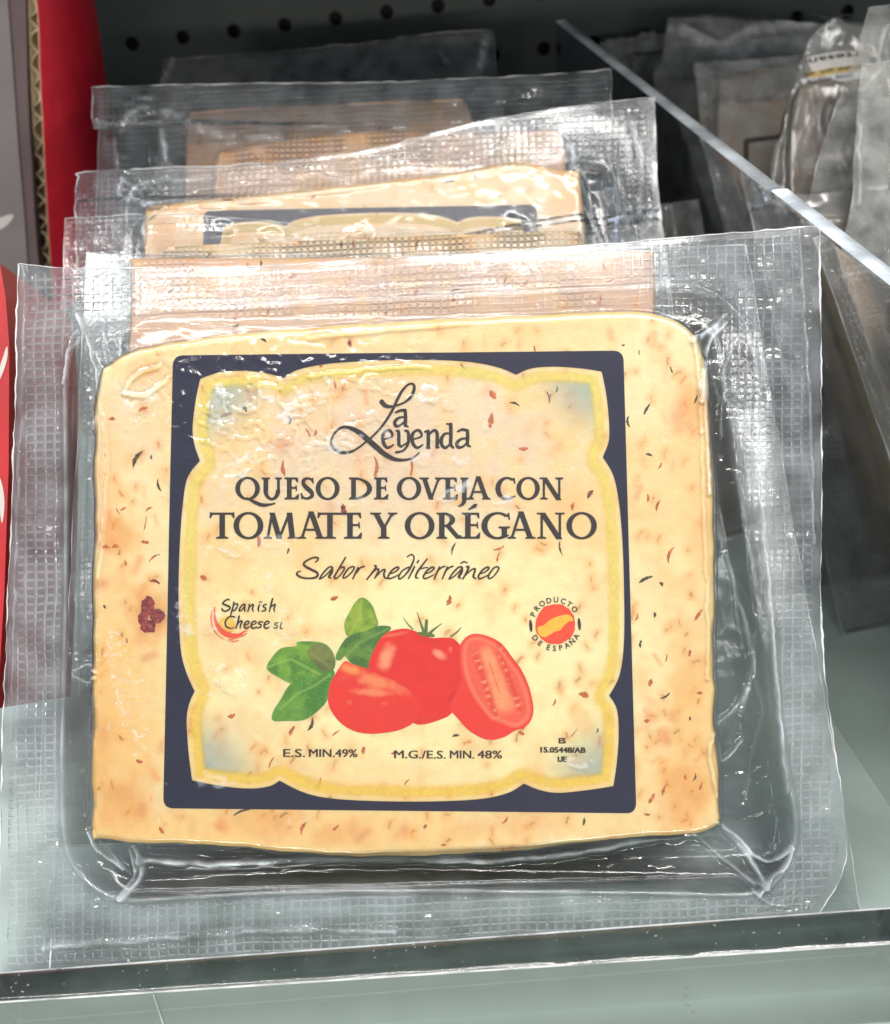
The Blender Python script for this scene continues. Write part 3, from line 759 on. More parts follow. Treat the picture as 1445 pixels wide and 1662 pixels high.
    for (cx, cy) in OC:
        m = np.hypot(X - cx, Y - cy)
        D = np.maximum(din + 21 + 3 * (fbm(X / 30, Y / 30, 55) - .5), m - 150)
        if (D < 0).any():
            decal(T, 'printed_corner_tint', pl, zc, X, Y, D, M_wash, lambda x, y: np.broadcast_to(np.array([.42, .58, .58]), x.shape + (3,)) + 0,
                  dz=.008, alpha=lambda x, y, cx=cx, cy=cy: .66 * (1 - sst(15, 130, np.hypot(x - cx, y - cy))) * (1 - .0 * x))

    # ---------------- lettering
    def prims(box, st=.75):
        X, Y = grid(*box, st)
        return X, Y, np.full(X.shape, 1e9)
    # roman capitals
    def capitals(name, letters, yb, yt, T_, t_):
        x0 = min(l[1] for l in letters) - 8; x1 = max(l[2] for l in letters) + 8
        X, Y = grid(x0, yt - 16, x1, yb + 16, .62)
        D = np.full(X.shape, 1e9)
        for L_ in letters:
            g, a, b = L_[:3]
            m = (X[0] > a - 14) & (X[0] < b + 26); i0, i1 = np.argmax(m), len(m) - np.argmax(m[::-1])
            x, y = X[:, i0:i1], Y[:, i0:i1]; h = yb - yt; w = b - a; cx = (a + b) / 2
            P = lambda *p: poly_sdf(x, y, p)
            def stem(xc, y0=yt, y1=yb, tw=T_): return P((xc - tw / 2, y0), (xc + tw / 2, y0), (xc + tw / 2, y1), (xc - tw / 2, y1))
            def diag(xa, ya, xb, yb_, tw): return P((xa - tw / 2, ya), (xa + tw / 2, ya), (xb + tw / 2, yb_), (xb - tw / 2, yb_))
            def serif(xc, yy, hw, s=1, tw=T_):      # s=1: foot (slab rests on yy), s=-1: head
                k = -s
                return P((xc - hw, yy), (xc + hw, yy), (xc + hw - .6, yy + k * 1.7), (xc + tw / 2 + .4, yy + k * 2.8), (xc + tw / 2 - .4, yy + k * 5), (xc - tw / 2 + .4, yy + k * 5), (xc - tw / 2 - .4, yy + k * 2.8), (xc - hw + .6, yy + k * 1.7))
            def bar(xa, xb, yy, tw=t_): return P((xa, yy - tw / 2), (xb, yy - tw / 2), (xb, yy + tw / 2), (xa, yy + tw / 2))
            def ring(cx_, cy_, rx, ry, tx, ty, shift=0):
                o = (np.hypot((x - cx_) / rx, (y - cy_) / ry) - 1) * min(rx, ry)
                i_ = (np.hypot((x - cx_ - shift) / (rx - tx), (y - cy_) / (ry - ty)) - 1) * min(rx - tx, ry - ty)
                return np.maximum(o, -i_)
            U = lambda *d: np.minimum.reduce(d)
            HS = T_ * .95
            if g in 'OQ':
                d = ring(cx, (yb + yt) / 2, w / 2, h / 2 + 1, T_, t_ + .2)
                if g == 'Q': d = U(d, line_sdf(x, y, spline([(cx - 1, yb - 2, .8), (cx + w * .3, yb + 5, 2.3), (cx + w * .62, yb + 9.5, 2.6), (cx + w * .95, yb + 8.5, 1.3), (cx + w * 1.25, yb + 5.5, .5)], 5)))
            elif g == 'U':
                sl = a + w * .27; sr = b - w * .14
                r_ = (sr - sl) / 2 + T_ / 2 - .5
                u = np.maximum(ring((sl + sr) / 2 - .5, yb - h * .42, r_, h * .43 + 1, T_ * .9, t_ + .6), -(y - (yb - h * .42)))
                d = U(u, stem(sl, yt, yb - h * .4), stem(sr, yt, yb - h * .4, t_ + 1.4), serif(sl, yt, HS, -1), serif(sr, yt, HS * .85, -1, t_))
            elif g in 'EÉ':
                s = a + w * .36
                d = U(stem(s), serif(s, yb, w * .34), serif(s, yt, w * .34, -1), bar(s, b - 1, yt + t_ / 2), bar(s, b - 3, (yt + yb) / 2 - 1), bar(s, b, yb - t_ / 2),
                      P((b - 1, yt), (b - .3, yt + h * .20), (b - 2, yt + h * .2), (b - 5, yt + t_)), P((b - 3, yt + h * .36), (b - 2.2, yt + h * .60), (b - 3.8, yt + h * .6), (b - 4.2, yt + h * .36)), P((b, yb), (b + 1.2, yb - h * .22), (b - .3, yb - h * .22), (b - 6, yb - t_)))
                if g == 'É': d = U(d, P((cx - 4, yt - 5), (cx + 6, yt - 14.5), (cx + 11, yt - 14), (cx + 9, yt - 9.5), (cx + 4, yt - 7)))
            elif g == 'S':
                s = spline([(b - 1.5, yt + h * .20, .9), (b - w * .25, yt + 2.2, 1.3), (cx - w * .08, yt + 1.2, 1.5), (a + w * .20, yt + h * .13, 2.4), (a + w * .22, yt + h * .32, T_ * .40), (cx, yt + h * .50, T_ * .5), (b - w * .18, yt + h * .68, T_ * .44), (b - w * .16, yt + h * .86, 2.4), (cx, yb - 1.2, 1.5), (a + w * .2, yb - 2.5, 1.3), (a + .8, yb - h * .22, .9)], 6)
                d = U(line_sdf(x, y, s), P((b - 3, yt + h * .03), (b - 1.2, yt), (b - .4, yt + h * .26), (b - 1.6, yt + h * .26)), P((a + .2, yb - h * .28), (a + 1.6, yb - h * .28), (a + 3, yb - h * .04), (a + .8, yb)))
            elif g == 'D':
                s = a + w * .22
                r = ring(s, (yb + yt) / 2, b - s, h / 2, T_, t_)
                d = U(stem(s), serif(s, yb, w * .2), serif(s, yt, w * .2, -1), np.maximum(r, s - x), bar(s - 2, s + 4, yt + t_ / 2), bar(s - 2, s + 4, yb - t_ / 2))
            elif g in 'VY':
                ym = yb if g == 'V' else yt + h * .56
                d = U(diag(a + w * .2, yt, cx, ym + (0 if g == 'V' else 2), T_), diag(b - w * .17, yt, cx, ym + (0 if g == 'V' else 2), t_ + .8), serif(a + w * .2, yt, w * .2, -1, 4), serif(b - w * .17, yt, w * .17, -1, 2))
                if g == 'Y': d = U(d, stem(cx, ym - 1), serif(cx, yb, T_ * 1.15))
            elif g == 'J':
                s = b - w * .38
                d = U(stem(s, yt, yb), serif(s, yt, HS, -1), line_sdf(x, y, spline([(s, yb - 2, T_ * .5), (s - .6, yb + 4, T_ * .42), (s - 4, yb + 9, 1.8), (s - 9, yb + 11, 1.0)], 5)))
            elif g == 'A':
                ax_ = cx - w * .02
                d = U(diag(ax_ - .8, yt - 2, a + w * .16, yb, t_ + .9), diag(ax_ + .2, yt - 2, b - w * .17, yb, T_), bar(ax_ - w * .2, ax_ + w * .2, yb - h * .34), serif(a + w * .16, yb, w * .15, 1, 2), serif(b - w * .17, yb, w * .18, 1, 5))
            elif g in 'CG':
                r = ring(a + w * .56, (yb + yt) / 2, w * .56, h / 2 + 1, T_, t_ + .2, .8)
                cut = np.minimum(x - (a + w * .70), np.maximum(0, 1) * (h * (.38 if g == 'C' else .36) - np.abs(y - (yt + yb) / 2)))
                d = np.maximum(r, cut)
                d = np.maximum(d, x - (b - .5))
                d = U(d, P((b - 4, yt + 1), (b - 1.5, yt), (b - .3, yt + h * .26), (b - 2, yt + h * .26)))
                if g == 'G': d = U(d, stem(b - w * .2, yb - h * .42, yb - 2), serif(b - w * .2, yb - h * .46, w * .20, -1), P((b - w * .45, yb + .5), (b - w * .1, yb - 3), (b - w * .1, yb - 6), (b - w * .4, yb - 2)))
                else: d = U(d, P((b - 5, yb - 2), (b, yb - h * .14), (b - .2, yb - h * .17), (b - 4, yb - h * .12)))
            elif g == 'N':
                s1 = a + w * .17; s2 = b - w * .17
                d = U(stem(s1, yt + 2, yb, t_ + .6), stem(s2, yt, yb, t_ + .6), diag(s1 + .8, yt, s2 - .8, yb + 1, T_ * 1.15), serif(s1, yb, w * .16, 1, 2), serif(s2, yt, w * .17, -1, 2), bar(a, s1 + 2, yt + .9, 1.8))
            elif g == 'M':
                s1 = a + w * .14; s2 = b - w * .13
                d = U(diag(a + w * .27, yt, s1, yb, t_ + .8), diag(b - w * .22, yt, s2, yb, T_), diag(a + w * .27, yt, cx - 1, yb, T_), diag(b - w * .22, yt, cx - 1, yb, t_ + 1), serif(s1, yb, w * .12, 1, 2), serif(s2, yb, w * .14, 1, 5))
            elif g == 'T':
                s = L_[3]
                d = U(stem(s), serif(s, yb, T_ * 1.2), bar(a, b, yt + t_ / 2), P((a, yt - 1), (a + 2, yt), (a + 4, yt + t_), (a + .6, yt + h * .2), (a - .8, yt + h * .2)), P((b, yt - 1), (b - 2, yt), (b - 4, yt + t_), (b - .6, yt + h * .2), (b + .8, yt + h * .2)) if len(L_) < 5 else np.full(x.shape, 1e9))
            elif g == 'R':
                s = a + w * .22
                r = ring(s + 2, yt + h * .27, w * .44, h * .27 + .3, T_ * .95, t_)
                d = U(stem(s), serif(s, yb, w * .2), serif(s, yt, w * .2, -1), np.maximum(r, s - x), diag(s + w * .22, yt + h * .5, b - w * .14, yb, T_), serif(b - w * .10, yb, w * .13, 1, 4))
            D[:, i0:i1] = np.minimum(D[:, i0:i1], d - .42)
        decal(T, name, pl, zc, X, Y, D, M_black, dz=.013)
    capitals('lettering', [('Q', 382.6, 421.6), ('U', 422.3, 457), ('E', 461.5, 484.3), ('S', 488.6, 509.5), ('O', 513, 551), ('D', 565.7, 603.5), ('E', 606.8, 629.2),
                           ('O', 644.7, 683.5), ('V', 681, 719), ('E', 718.8, 742), ('J', 743, 760.5), ('A', 757.6, 796), ('C', 804.7, 836.8), ('O', 838.8, 876), ('N', 876.5, 914.5)], 810.3, 775.4, 6.9, 2.3)
    capitals('lettering', [('T', 341.5, 380, 361), ('O', 379.8, 427.2), ('M', 427, 482), ('A', 483, 528), ('T', 516.5, 562, 535.7, 1), ('E', 558, 586.5), ('Y', 601, 645),
                           ('O', 657.6, 705), ('R', 707.8, 751), ('É', 749, 778.5), ('G', 782, 828), ('A', 823.5, 869), ('N', 871.8, 916.5), ('O', 920, 968.5)], 874, 832.5, 8.2, 2.6)

    def strokes(name, sets, mat, sc, ox, oy, bold=1.0, st=.6):
        allp = np.concatenate([np.asarray(s, float)[:, :2] for s in sets])
        x0, y0 = allp.min(0) / sc; x1, y1 = allp.max(0) / sc
        X, Y = grid(ox + x0 - 6, oy + y0 - 6, ox + x1 + 6, oy + y1 + 6, st)
        D = np.full(X.shape, 1e9)
        for s in sets:
            s = np.asarray(s, float).copy(); s[:, 0] = ox + s[:, 0] / sc; s[:, 1] = oy + s[:, 1] / sc; s[:, 2] = s[:, 2] / sc * bold
            q = spline(s, 6) if len(s) > 2 else s
            m = (X[0] > q[:, 0].min() - 6) & (X[0] < q[:, 0].max() + 6); i0, i1 = np.argmax(m), len(m) - np.argmax(m[::-1])
            D[:, i0:i1] = np.minimum(D[:, i0:i1], line_sdf(X[:, i0:i1], Y[:, i0:i1], q))
        return decal(T, name, pl, zc, X, Y, D, mat, dz=.013)
    def wz(P, Wd): return [(p[0], p[1], w) for p, w in zip(P, Wd)]
    def e_(ox, k=1): return [(ox + 15 * k, 595 + 0 * k, 6), (ox + 90 * k, 568, 8), (ox + 80 * k, 522, 12), (ox + 45 * k, 512, 10), (ox + 8 * k, 548, 13), (ox + 6 * k, 612, 15), (ox + 28 * k, 660, 13), (ox + 60 * k, 673, 10), (ox + 105 * k, 645, 5)]
    strokes('brand_lettering', [
        wz([(520, 245), (550, 278), (600, 290), (660, 278), (735, 248), (790, 200), (820, 140), (822, 90), (795, 74), (755, 92), (705, 150), (660, 235), (620, 320), (560, 420), (490, 510), (410, 590)], [20, 18, 12, 8, 9, 12, 13, 11, 9, 9, 11, 12, 11, 10, 9, 8]),
        wz([(870, 720), (820, 765), (760, 785), (690, 790), (620, 775), (540, 730), (470, 670), (390, 600), (320, 540), (250, 500), (190, 482), (130, 490), (75, 540), (45, 610), (60, 670), (110, 710), (180, 722), (250, 705), (320, 660), (380, 610)], [5, 8, 9, 13, 17, 21, 23, 24, 22, 17, 13, 10, 9, 9, 11, 12, 11, 9, 8, 8]),
        [(650, 345, 7), (690, 326, 11), (735, 322, 12)], [(740, 325, 13), (742, 400, 15), (740, 465, 14)], [(740, 465, 12), (766, 476, 6)], [(732, 385, 7), (680, 395, 10), (642, 430, 14), (652, 470, 13), (690, 466, 9), (732, 430, 7)],
        e_(525), [(655, 515, 7), (678, 528, 13), (680, 640, 14), (705, 665, 8)], [(735, 515, 7), (765, 525, 12), (772, 585, 14), (762, 645, 11), (722, 700, 8), (655, 718, 10)], [(700, 665, 7), (755, 630, 7)],
        e_(800), [(925, 525, 8), (950, 516, 9)], [(955, 520, 13), (956, 600, 15), (955, 672, 14)], [(938, 676, 6), (972, 676, 6)], [(962, 555, 6), (1000, 515, 11), (1035, 525, 13), (1040, 600, 15), (1038, 668, 14)], [(1030, 672, 8), (1058, 672, 5)],
        [(1150, 540, 8), (1108, 545, 10), (1078, 595, 15), (1085, 652, 14), (1120, 674, 11), (1160, 638, 7)], [(1130, 450, 7), (1165, 455, 9)], [(1166, 455, 15), (1168, 560, 15), (1166, 640, 14), (1190, 674, 9)],
        [(1232, 522, 7), (1275, 503, 11), (1318, 512, 12)], [(1324, 515, 13), (1325, 580, 15), (1324, 645, 13), (1350, 662, 7)], [(1318, 585, 7), (1262, 594, 10), (1225, 630, 14), (1235, 668, 13), (1280, 664, 9), (1318, 625, 7)]],
        M_black, 5.78, 530, 610, 1.15)
    sh = lambda s, dx: [(a + dx, b, c) for a, b, c in s]
    eb = [(395, 335, 7), (470, 308, 8), (520, 262, 11), (495, 245, 10), (430, 290, 11), (382, 365, 11), (400, 395, 10), (460, 375, 8), (515, 345, 6)]
    ab = [(390, 400, 9), (430, 335, 10), (500, 258, 10), (545, 240, 9), (555, 262, 8), (480, 345, 8), (415, 392, 8), (392, 400, 8)]
    as_ = [(560, 250, 12), (550, 310, 17), (515, 372, 13), (545, 388, 7)]
    rb = [[(590, 245, 10), (560, 310, 11), (520, 400, 8)], [(562, 305, 6), (615, 252, 9), (662, 234, 9)]]
    strokes('tagline_lettering', [
        [(335, 182, 6), (372, 150, 10), (365, 122, 11), (300, 125, 10), (220, 165, 11), (185, 205, 13), (215, 240, 15), (290, 280, 15), (350, 310, 15), (370, 345, 14), (340, 380, 13), (250, 392, 11), (160, 380, 12), (100, 345, 13), (105, 312, 9), (145, 298, 6)],
        ab, as_, [(730, 120, 9), (690, 190, 10), (630, 290, 10), (585, 375, 12), (612, 392, 9), (670, 340, 8), (715, 270, 10), (700, 243, 10), (655, 260, 7)],
        [(765, 265, 10), (712, 345, 11), (703, 388, 9), (750, 370, 8), (820, 300, 9), (845, 250, 10), (815, 240, 9), (765, 265, 10)], [(895, 255, 12), (868, 310, 12), (825, 400, 8)], [(880, 315, 6), (925, 254, 9), (975, 235, 10)],
        [(1110, 225, 10), (1130, 242, 12), (1085, 310, 11), (1010, 405, 9)], [(1050, 350, 7), (1128, 278, 9), (1163, 275, 11), (1150, 320, 11), (1112, 388, 9)], [(1130, 370, 6), (1205, 290, 9), (1245, 280, 11), (1232, 330, 12), (1240, 378, 12), (1275, 395, 8)],
        sh(eb, 905), sh([(190, 245, 9), (110, 290, 9), (60, 368, 10), (75, 400, 9), (140, 350, 9), (200, 270, 13), (245, 180, 11), (258, 115, 9), (225, 80, 8), (170, 110, 7)], 1365),
        sh([(265, 240, 11), (235, 300, 11), (185, 395, 8)], 1365), sh([(300, 188, 9), (318, 158, 10)], 1365), sh([(430, 140, 9), (370, 215, 10), (305, 305, 12), (280, 375, 11), (312, 388, 7)], 1365), sh([(318, 270, 7), (380, 258, 8), (440, 247, 6)], 1365),
        sh(eb, 1365), sh(rb[0], 1365), sh(rb[1], 1365), sh(rb[0], 1470), sh(rb[1], 1470),
        sh(ab, 1690), sh(as_, 1692), sh([(870, 195, 8), (910, 175, 9), (955, 190, 6)], 1365),
        sh([(938, 243, 7), (970, 240, 13), (950, 300, 12), (895, 400, 9)], 1365), sh([(920, 362, 6), (1005, 282, 9), (1055, 270, 12), (1042, 325, 12), (1032, 372, 12), (1065, 395, 8)], 1365),
        sh(eb, 2080), sh([(1290, 265, 10), (1237, 340, 11), (1230, 392, 9), (1280, 378, 8), (1340, 310, 9), (1365, 255, 10), (1330, 240, 9), (1290, 265, 10)], 1365)],
        M_brown, 8.03, 470, 890, 1.1)
    # maker's mark: sun, red swash, brush lettering
    X, Y = grid(332, 970, 402, 1052, 1.0)
    sun = np.hypot(X - 368.5, Y - 1014.5) - 15.5
    decal(T, 'printed_sun', pl, zc, X, Y, sun, M_wash, lambda x, y: mixc(np.broadcast_to(np.array([.93, .62, .10]), x.shape + (3,)), (.95, .45, .08), sst(1005, 1032, y)), dz=.010, alpha=lambda x, y: .9 * (1 - sst(10, 16, np.hypot(x - 368.5, y - 1014.5))))
    strokes('printed_red_swash', [[(178, 245, 8), (182, 420, 18), (240, 560, 34), (330, 650, 42), (440, 690, 38), (560, 680, 24), (640, 630, 10), (692, 608, 4)], [(600, 700, 5), (660, 665, 9), (680, 650, 3)]], pbr('red_orange_ink', (.85, .085, .03), rough=.6), 9.63, 330, 960)
    strokes('printed_red_swash', [[(140, 295, 7), (122, 400, 12), (130, 500, 11), (165, 600, 9), (225, 680, 8), (300, 735, 6), (330, 745, 3)], [(380, 760, 5), (470, 740, 11), (560, 715, 8), (640, 690, 3)], [(400, 775, 3), (480, 782, 9), (555, 762, 6)]], pbr('pale_red_ink', (.82, .19, .09), rough=.6), 9.63, 330, 960)
    eS = [(648, 528, 7), (712, 498, 9), (716, 472, 11), (680, 466, 11), (645, 508, 13), (645, 560, 13), (680, 577, 12), (728, 552, 7)]
    strokes('maker_lettering', [
        [(405, 130, 12), (378, 125, 12), (325, 160, 12), (308, 192, 14), (360, 215, 15), (412, 240, 14), (410, 275, 13), (350, 310, 12), (302, 292, 13), (290, 265, 9)],
        [(480, 170, 13), (470, 230, 14), (440, 330, 12), (425, 390, 9)], [(488, 205, 8), (530, 195, 13), (533, 225, 13), (500, 290, 12), (460, 305, 8)],
        [(650, 200, 10), (608, 215, 11), (565, 280, 12), (572, 307, 11), (612, 280, 9), (648, 228, 9)], [(656, 205, 11), (645, 260, 13), (652, 312, 9)],
        [(722, 200, 11), (716, 260, 12), (697, 315, 10)], [(715, 260, 6), (768, 206, 12), (785, 222, 12), (770, 272, 12), (782, 312, 9)], [(880, 212, 12), (860, 270, 13), (872, 314, 9)], [(878, 170, 9), (915, 161, 8)],
        [(990, 200, 9), (945, 215, 11), (947, 245, 12), (980, 265, 12), (970, 295, 12), (915, 310, 9)], [(1085, 115, 13), (1062, 200, 14), (1035, 315, 10)], [(1050, 252, 6), (1108, 206, 12), (1126, 218, 12), (1107, 272, 12), (1117, 316, 9)],
        [(495, 402, 11), (465, 392, 11), (400, 402, 11), (352, 460, 14), (345, 520, 14), (380, 563, 13), (440, 576, 9), (490, 560, 6)], [(562, 385, 13), (546, 460, 14), (512, 578, 10)], [(525, 520, 6), (588, 462, 12), (606, 477, 13), (582, 530, 12), (577, 577, 9)],
        eS, sh(eS, 110), sh(eS, 312), [(935, 478, 9), (888, 474, 11), (866, 498, 12), (905, 527, 12), (893, 560, 11), (842, 572, 9)],
        [(1172, 490, 8), (1128, 496, 9), (1120, 520, 9), (1160, 536, 9), (1150, 568, 9), (1103, 574, 7)], [(1225, 480, 9), (1206, 570, 9), (1242, 580, 7)]],
        pbr('black_brush_ink', lin(38, 26, 12), rough=.6), 9.63, 330, 960)

    # sans serif small print
    def text(name, s, cx, y, cap, ang=0, off=.012, wide=None, mat=M_brown):
        cu = bpy.data.curves.new('t', 'FONT'); cu.body = s; cu.align_x = 'CENTER'; cu.offset = off; cu.resolution_u = 3
        ob = bpy.data.objects.new('t', cu); COL.objects.link(ob)
        dg = bpy.context.evaluated_depsgraph_get(); me = bpy.data.meshes.new_from_object(ob.evaluated_get(dg))
        co = np.zeros(len(me.vertices) * 3); me.vertices.foreach_get('co', co); co = co.reshape(-1, 3)[:, :2]
        fs = [list(p.vertices) for p in me.polygons]
        bpy.data.objects.remove(ob); bpy.data.meshes.remove(me); bpy.data.curves.remove(cu)
        k = cap / .73; kx = k
        if wide: kx = wide / (co[:, 0].max() - co[:, 0].min())
        a = math.radians(ang); u = co[:, 0] * kx; v = co[:, 1] * k
        return cx + u * math.cos(a) - v * math.sin(a), y - (u * math.sin(a) + v * math.cos(a)), fs
    def put(name, items, mat=M_brown):
        V = []; Fc = []; n = 0
        for x, y, fs in [(x + dx, y, fs) for x, y, fs in items for dx in ((-.5, .5) if name == 'small_print' else (0,))]:
            V.append(pl.at(x, y, zc(x, y) + .013 + .0008 * len(V))); Fc += [[i + n for i in f] for f in fs]; n += len(x)
        T.part(name, np.concatenate(V), Fc, mat, smooth=False)
    for w_, a_, b_ in (('E.S.', 460, 495), ('MIN.49%', 501.5, 579.5)): put('small_print', [text('', w_, (a_ + b_) / 2, 1228.6, 13.5, -.4, .0, b_ - a_)])
    for w_, a_, b_ in (('M.G./E.S.', 640, 723), ('MIN.', 730.5, 769.5), ('48%', 775.5, 815)): put('small_print', [text('', w_, (a_ + b_) / 2, 1231, 13.5, -.5, .0, b_ - a_)])
    put('small_print', [text('', 'ES', 912.5, 1206.5, 9, 0, .02)])
    put('small_print', [text('', '15.05448/AB', 912.7, 1221.5, 9, -.5, .02, 73)])
    put('small_print', [text('', 'UE', 912.5, 1236.5, 9, 0, .02)])
    # round seal of origin
    CX, CY = 901.5, 1012.7
    items = []
    for ch, a in zip('PRODUCTO', (157, 140, 123, 105.5, 88.5, 70.7, 54.6, 37.2)):
        t = math.radians(a); r = 35; items.append(text('', ch, CX + r * math.cos(t), CY - r * math.sin(t), 9.0, a - 90, .018))
    for ch, a in zip('DEESPAÑA', (215, 232, 253.4, 268, 282.6, 298.4, 313.7, 328.8)):
        t = math.radians(a); r = 44; items.append(text('', ch, CX + r * math.cos(t), CY - r * math.sin(t), 9.0, a + 90, .018))
    for it in items: put('seal_letter', [it])
    X, Y = grid(850, 960, 955, 1065, .8)
    disc = np.hypot(X - CX, (Y - CY)) - 32.5 + 2.2 * (fbm(X / 9, Y / 9, 61) - .5) * 2
    band = poly_sdf(X, Y, [(840 + a / 12.04, 950 + b / 12.04) for a, b in spline([(400, 820), (520, 780), (620, 690), (760, 620), (900, 580), (990, 575), (1080, 640), (1075, 700), (1000, 710), (900, 800), (830, 880), (740, 900), (640, 960), (540, 1010), (450, 990), (400, 900)], 3, True)])
    decal(T, 'printed_seal', pl, zc, X, Y, np.maximum(disc, -band), pbr('seal_red_ink', (.90, .075, .03), rough=.6, noise_amt=.1, nscale=8), dz=.011)
    decal(T, 'printed_seal_band', pl, zc, X, Y, band, pbr('seal_yellow_ink', (.92, .50, .05), rough=.6, noise_amt=.1, nscale=8), dz=.011)
    for tx, ty in ((861.8, 1016), (940.5, 1013)):
        decal(T, 'seal_tick', pl, zc, X, Y, (np.hypot((X - tx - (Y - ty) * .08) / 2.6, (Y - ty) / 10) - 1) * 2.6, M_brown, dz=.012)

    # ---------------- the picture of tomatoes and basil
    ZA = lambda P: [(425 + a / 6.283, 960 + b / 6.283) for a, b in P]
    ZB = lambda P: [(640 + a / 6.02, 980 + b / 6.02) for a, b in P]
    def leafcol(vein, c1, c2, tip):
        V_ = np.array(vein, float)
        def f(x, y):
            n = fbm(x / 7, y / 7, 71, 3); n2 = fbm(x / 20, y / 20, 72, 3)
            c = mixc(np.broadcast_to(np.array(c1), x.shape + (3,)), c2, sst(.35, .65, n2))
            c = c * (.75 + .5 * n)[..., None]
            d = line_sdf(x, y, np.c_[V_, np.zeros(len(V_))]); c = mixc(c, tip, .55 * np.exp(-(d / 2.0) ** 2))
            ax, ay = V_[0]; bx, by = V_[-1]; L = math.hypot(bx - ax, by - ay)
            u = ((x - ax) * (bx - ax) + (y - ay) * (by - ay)) / L; w = np.abs(((x - ax) * (by - ay) - (y - ay) * (bx - ax)) / L)
            c = mixc(c, tip, .13 * np.exp(-(np.abs(((u - w * .8) / 9) % 1 - .5) / .10) ** 2))
            return c
        return f
    GX2, GY2 = grid(425, 960, 880, 1210, 1.3)
    def art(name, P, cf, dz, extra=None):
        D = poly_sdf(GX2, GY2, spline(P, 5, True))
        D = D if extra is None else extra(D)
        decal(T, name, pl, zc, GX2, GY2, D, M_print, cf, dz=dz)
    g1, g2, tp = (.07, .23, .02), (.17, .36, .03), (.36, .52, .10)
    art('printed_leaf', ZA([(880, 455), (850, 400), (845, 320), (890, 220), (940, 130), (1000, 70), (1060, 75), (1130, 150), (1170, 260), (1185, 340), (1120, 420), (1000, 450)]), leafcol(ZA([(900, 440), (1000, 250), (1020, 90)]), (.14, .28, .02), (.30, .42, .04), (.42, .52, .07)), .0100)
    art('printed_leaf', ZA([(755, 690), (770, 620), (850, 490), (950, 430), (1050, 405), (1130, 370), (1230, 350), (1320, 375), (1200, 520), (1130, 640), (1095, 790), (980, 760), (900, 720), (850, 660), (800, 700)]), leafcol(ZA([(840, 680), (1000, 520), (1290, 380)]), (.05, .16, .02), (.12, .25, .03), (.24, .38, .08)), .0104)
    art('printed_leaf', ZA([(50, 770), (100, 680), (200, 580), (350, 560), (355, 520), (450, 510), (600, 520), (690, 570), (750, 690), (740, 780), (700, 830), (600, 900), (450, 900), (300, 935), (180, 880), (80, 820)]), leafcol(ZA([(60, 770), (300, 690), (620, 860)]), g1, g2, tp), .0100)
    art('printed_leaf', ZA([(460, 620), (560, 530), (690, 570), (750, 690), (740, 780), (680, 830), (600, 800), (520, 720)]), leafcol(ZA([(480, 620), (600, 700), (700, 780)]), (.12, .15, .035), (.19, .22, .05), (.26, .26, .07)), .0104)
    art('printed_leaf', ZA([(115, 1315), (115, 1230), (200, 1090), (250, 1000), (310, 930), (420, 890), (560, 870), (700, 800), (745, 830), (720, 900), (690, 990), (670, 1110), (560, 1230), (430, 1310), (250, 1320)]), leafcol(ZA([(190, 1200), (370, 1040), (540, 960), (700, 850)]), (.05, .20, .02), (.12, .30, .03), (.32, .50, .12)), .0108)
    def red(c, hl):
        def f(x, y):
            o = np.broadcast_to(np.array(c), x.shape + (3,)).copy() * (.93 + .14 * fbm(x / 18, y / 18, 81, 3))[..., None]
            for (cx, cy, rx, ry, ang, col, a) in hl:
                t = math.radians(ang); u = ((x - cx) * math.cos(t) + (y - cy) * math.sin(t)) / rx; v = (-(x - cx) * math.sin(t) + (y - cy) * math.cos(t)) / ry
                o = mixc(o, col, a * (1 - sst(.25, 1.15, np.hypot(u, v) + .5 * (fbm(x / 9, y / 9, 82, 3) - .5))))
            return o
        return f
    tomA = [(600, 1086), (602, 1068), (610, 1049), (622, 1031.6), (637, 1023.7), (656, 1020.5), (673, 1024), (698, 1035), (720, 1035), (736, 1037), (746, 1046), (756, 1060), (764, 1100), (752, 1130), (733, 1158), (715, 1168), (698, 1173.5), (685, 1176), (671, 1173), (645, 1150), (620, 1120)]
    art('printed_tomato', tomA, red((.78, .018, .010), [(628, 1066, 15, 26, 20, (.95, .34, .18), .9), (640, 1030, 26, 4, -10, (.88, .16, .08), .7), (713, 1062, 16, 8, 35, (.95, .32, .20), .9), (731, 1054, 4, 7, 0, (.9, .2, .12), .6), (700, 1040, 30, 3, 12, (.55, .02, .01), .4), (733, 1132, 5, 14, 35, (.55, .008, .008), .6), (690, 1165, 22, 8, 0, (.70, .03, .01), .5)]), .0112)
    wed = [(534.8, 1116), (539, 1104), (546, 1092), (555, 1078), (562, 1073), (573, 1078), (600, 1086.5), (624, 1098), (648, 1108), (668, 1124), (682, 1142), (680, 1160), (671, 1173), (658, 1181), (640, 1187), (605, 1191), (578, 1187.6), (557, 1176.5), (541, 1159), (533, 1140)]
    art('printed_tomato', wed, red((.80, .028, .014), [(570, 1086, 24, 11, 15, (.92, .30, .08), .9), (610, 1106, 40, 14, 14, (.92, .27, .11), .85), (605, 1124, 34, 8, 4, (.92, .30, .13), .7), (560, 1100, 16, 8, -20, (.80, .06, .03), .8), (650, 1120, 20, 10, 25, (.90, .18, .08), .6), (568, 1140, 6, 5, 0, (.88, .16, .08), .5), (624, 1142, 7, 4, 0, (.88, .16, .08), .4), (650, 1170, 26, 12, -20, (.78, .03, .02), .5)]), .0118)
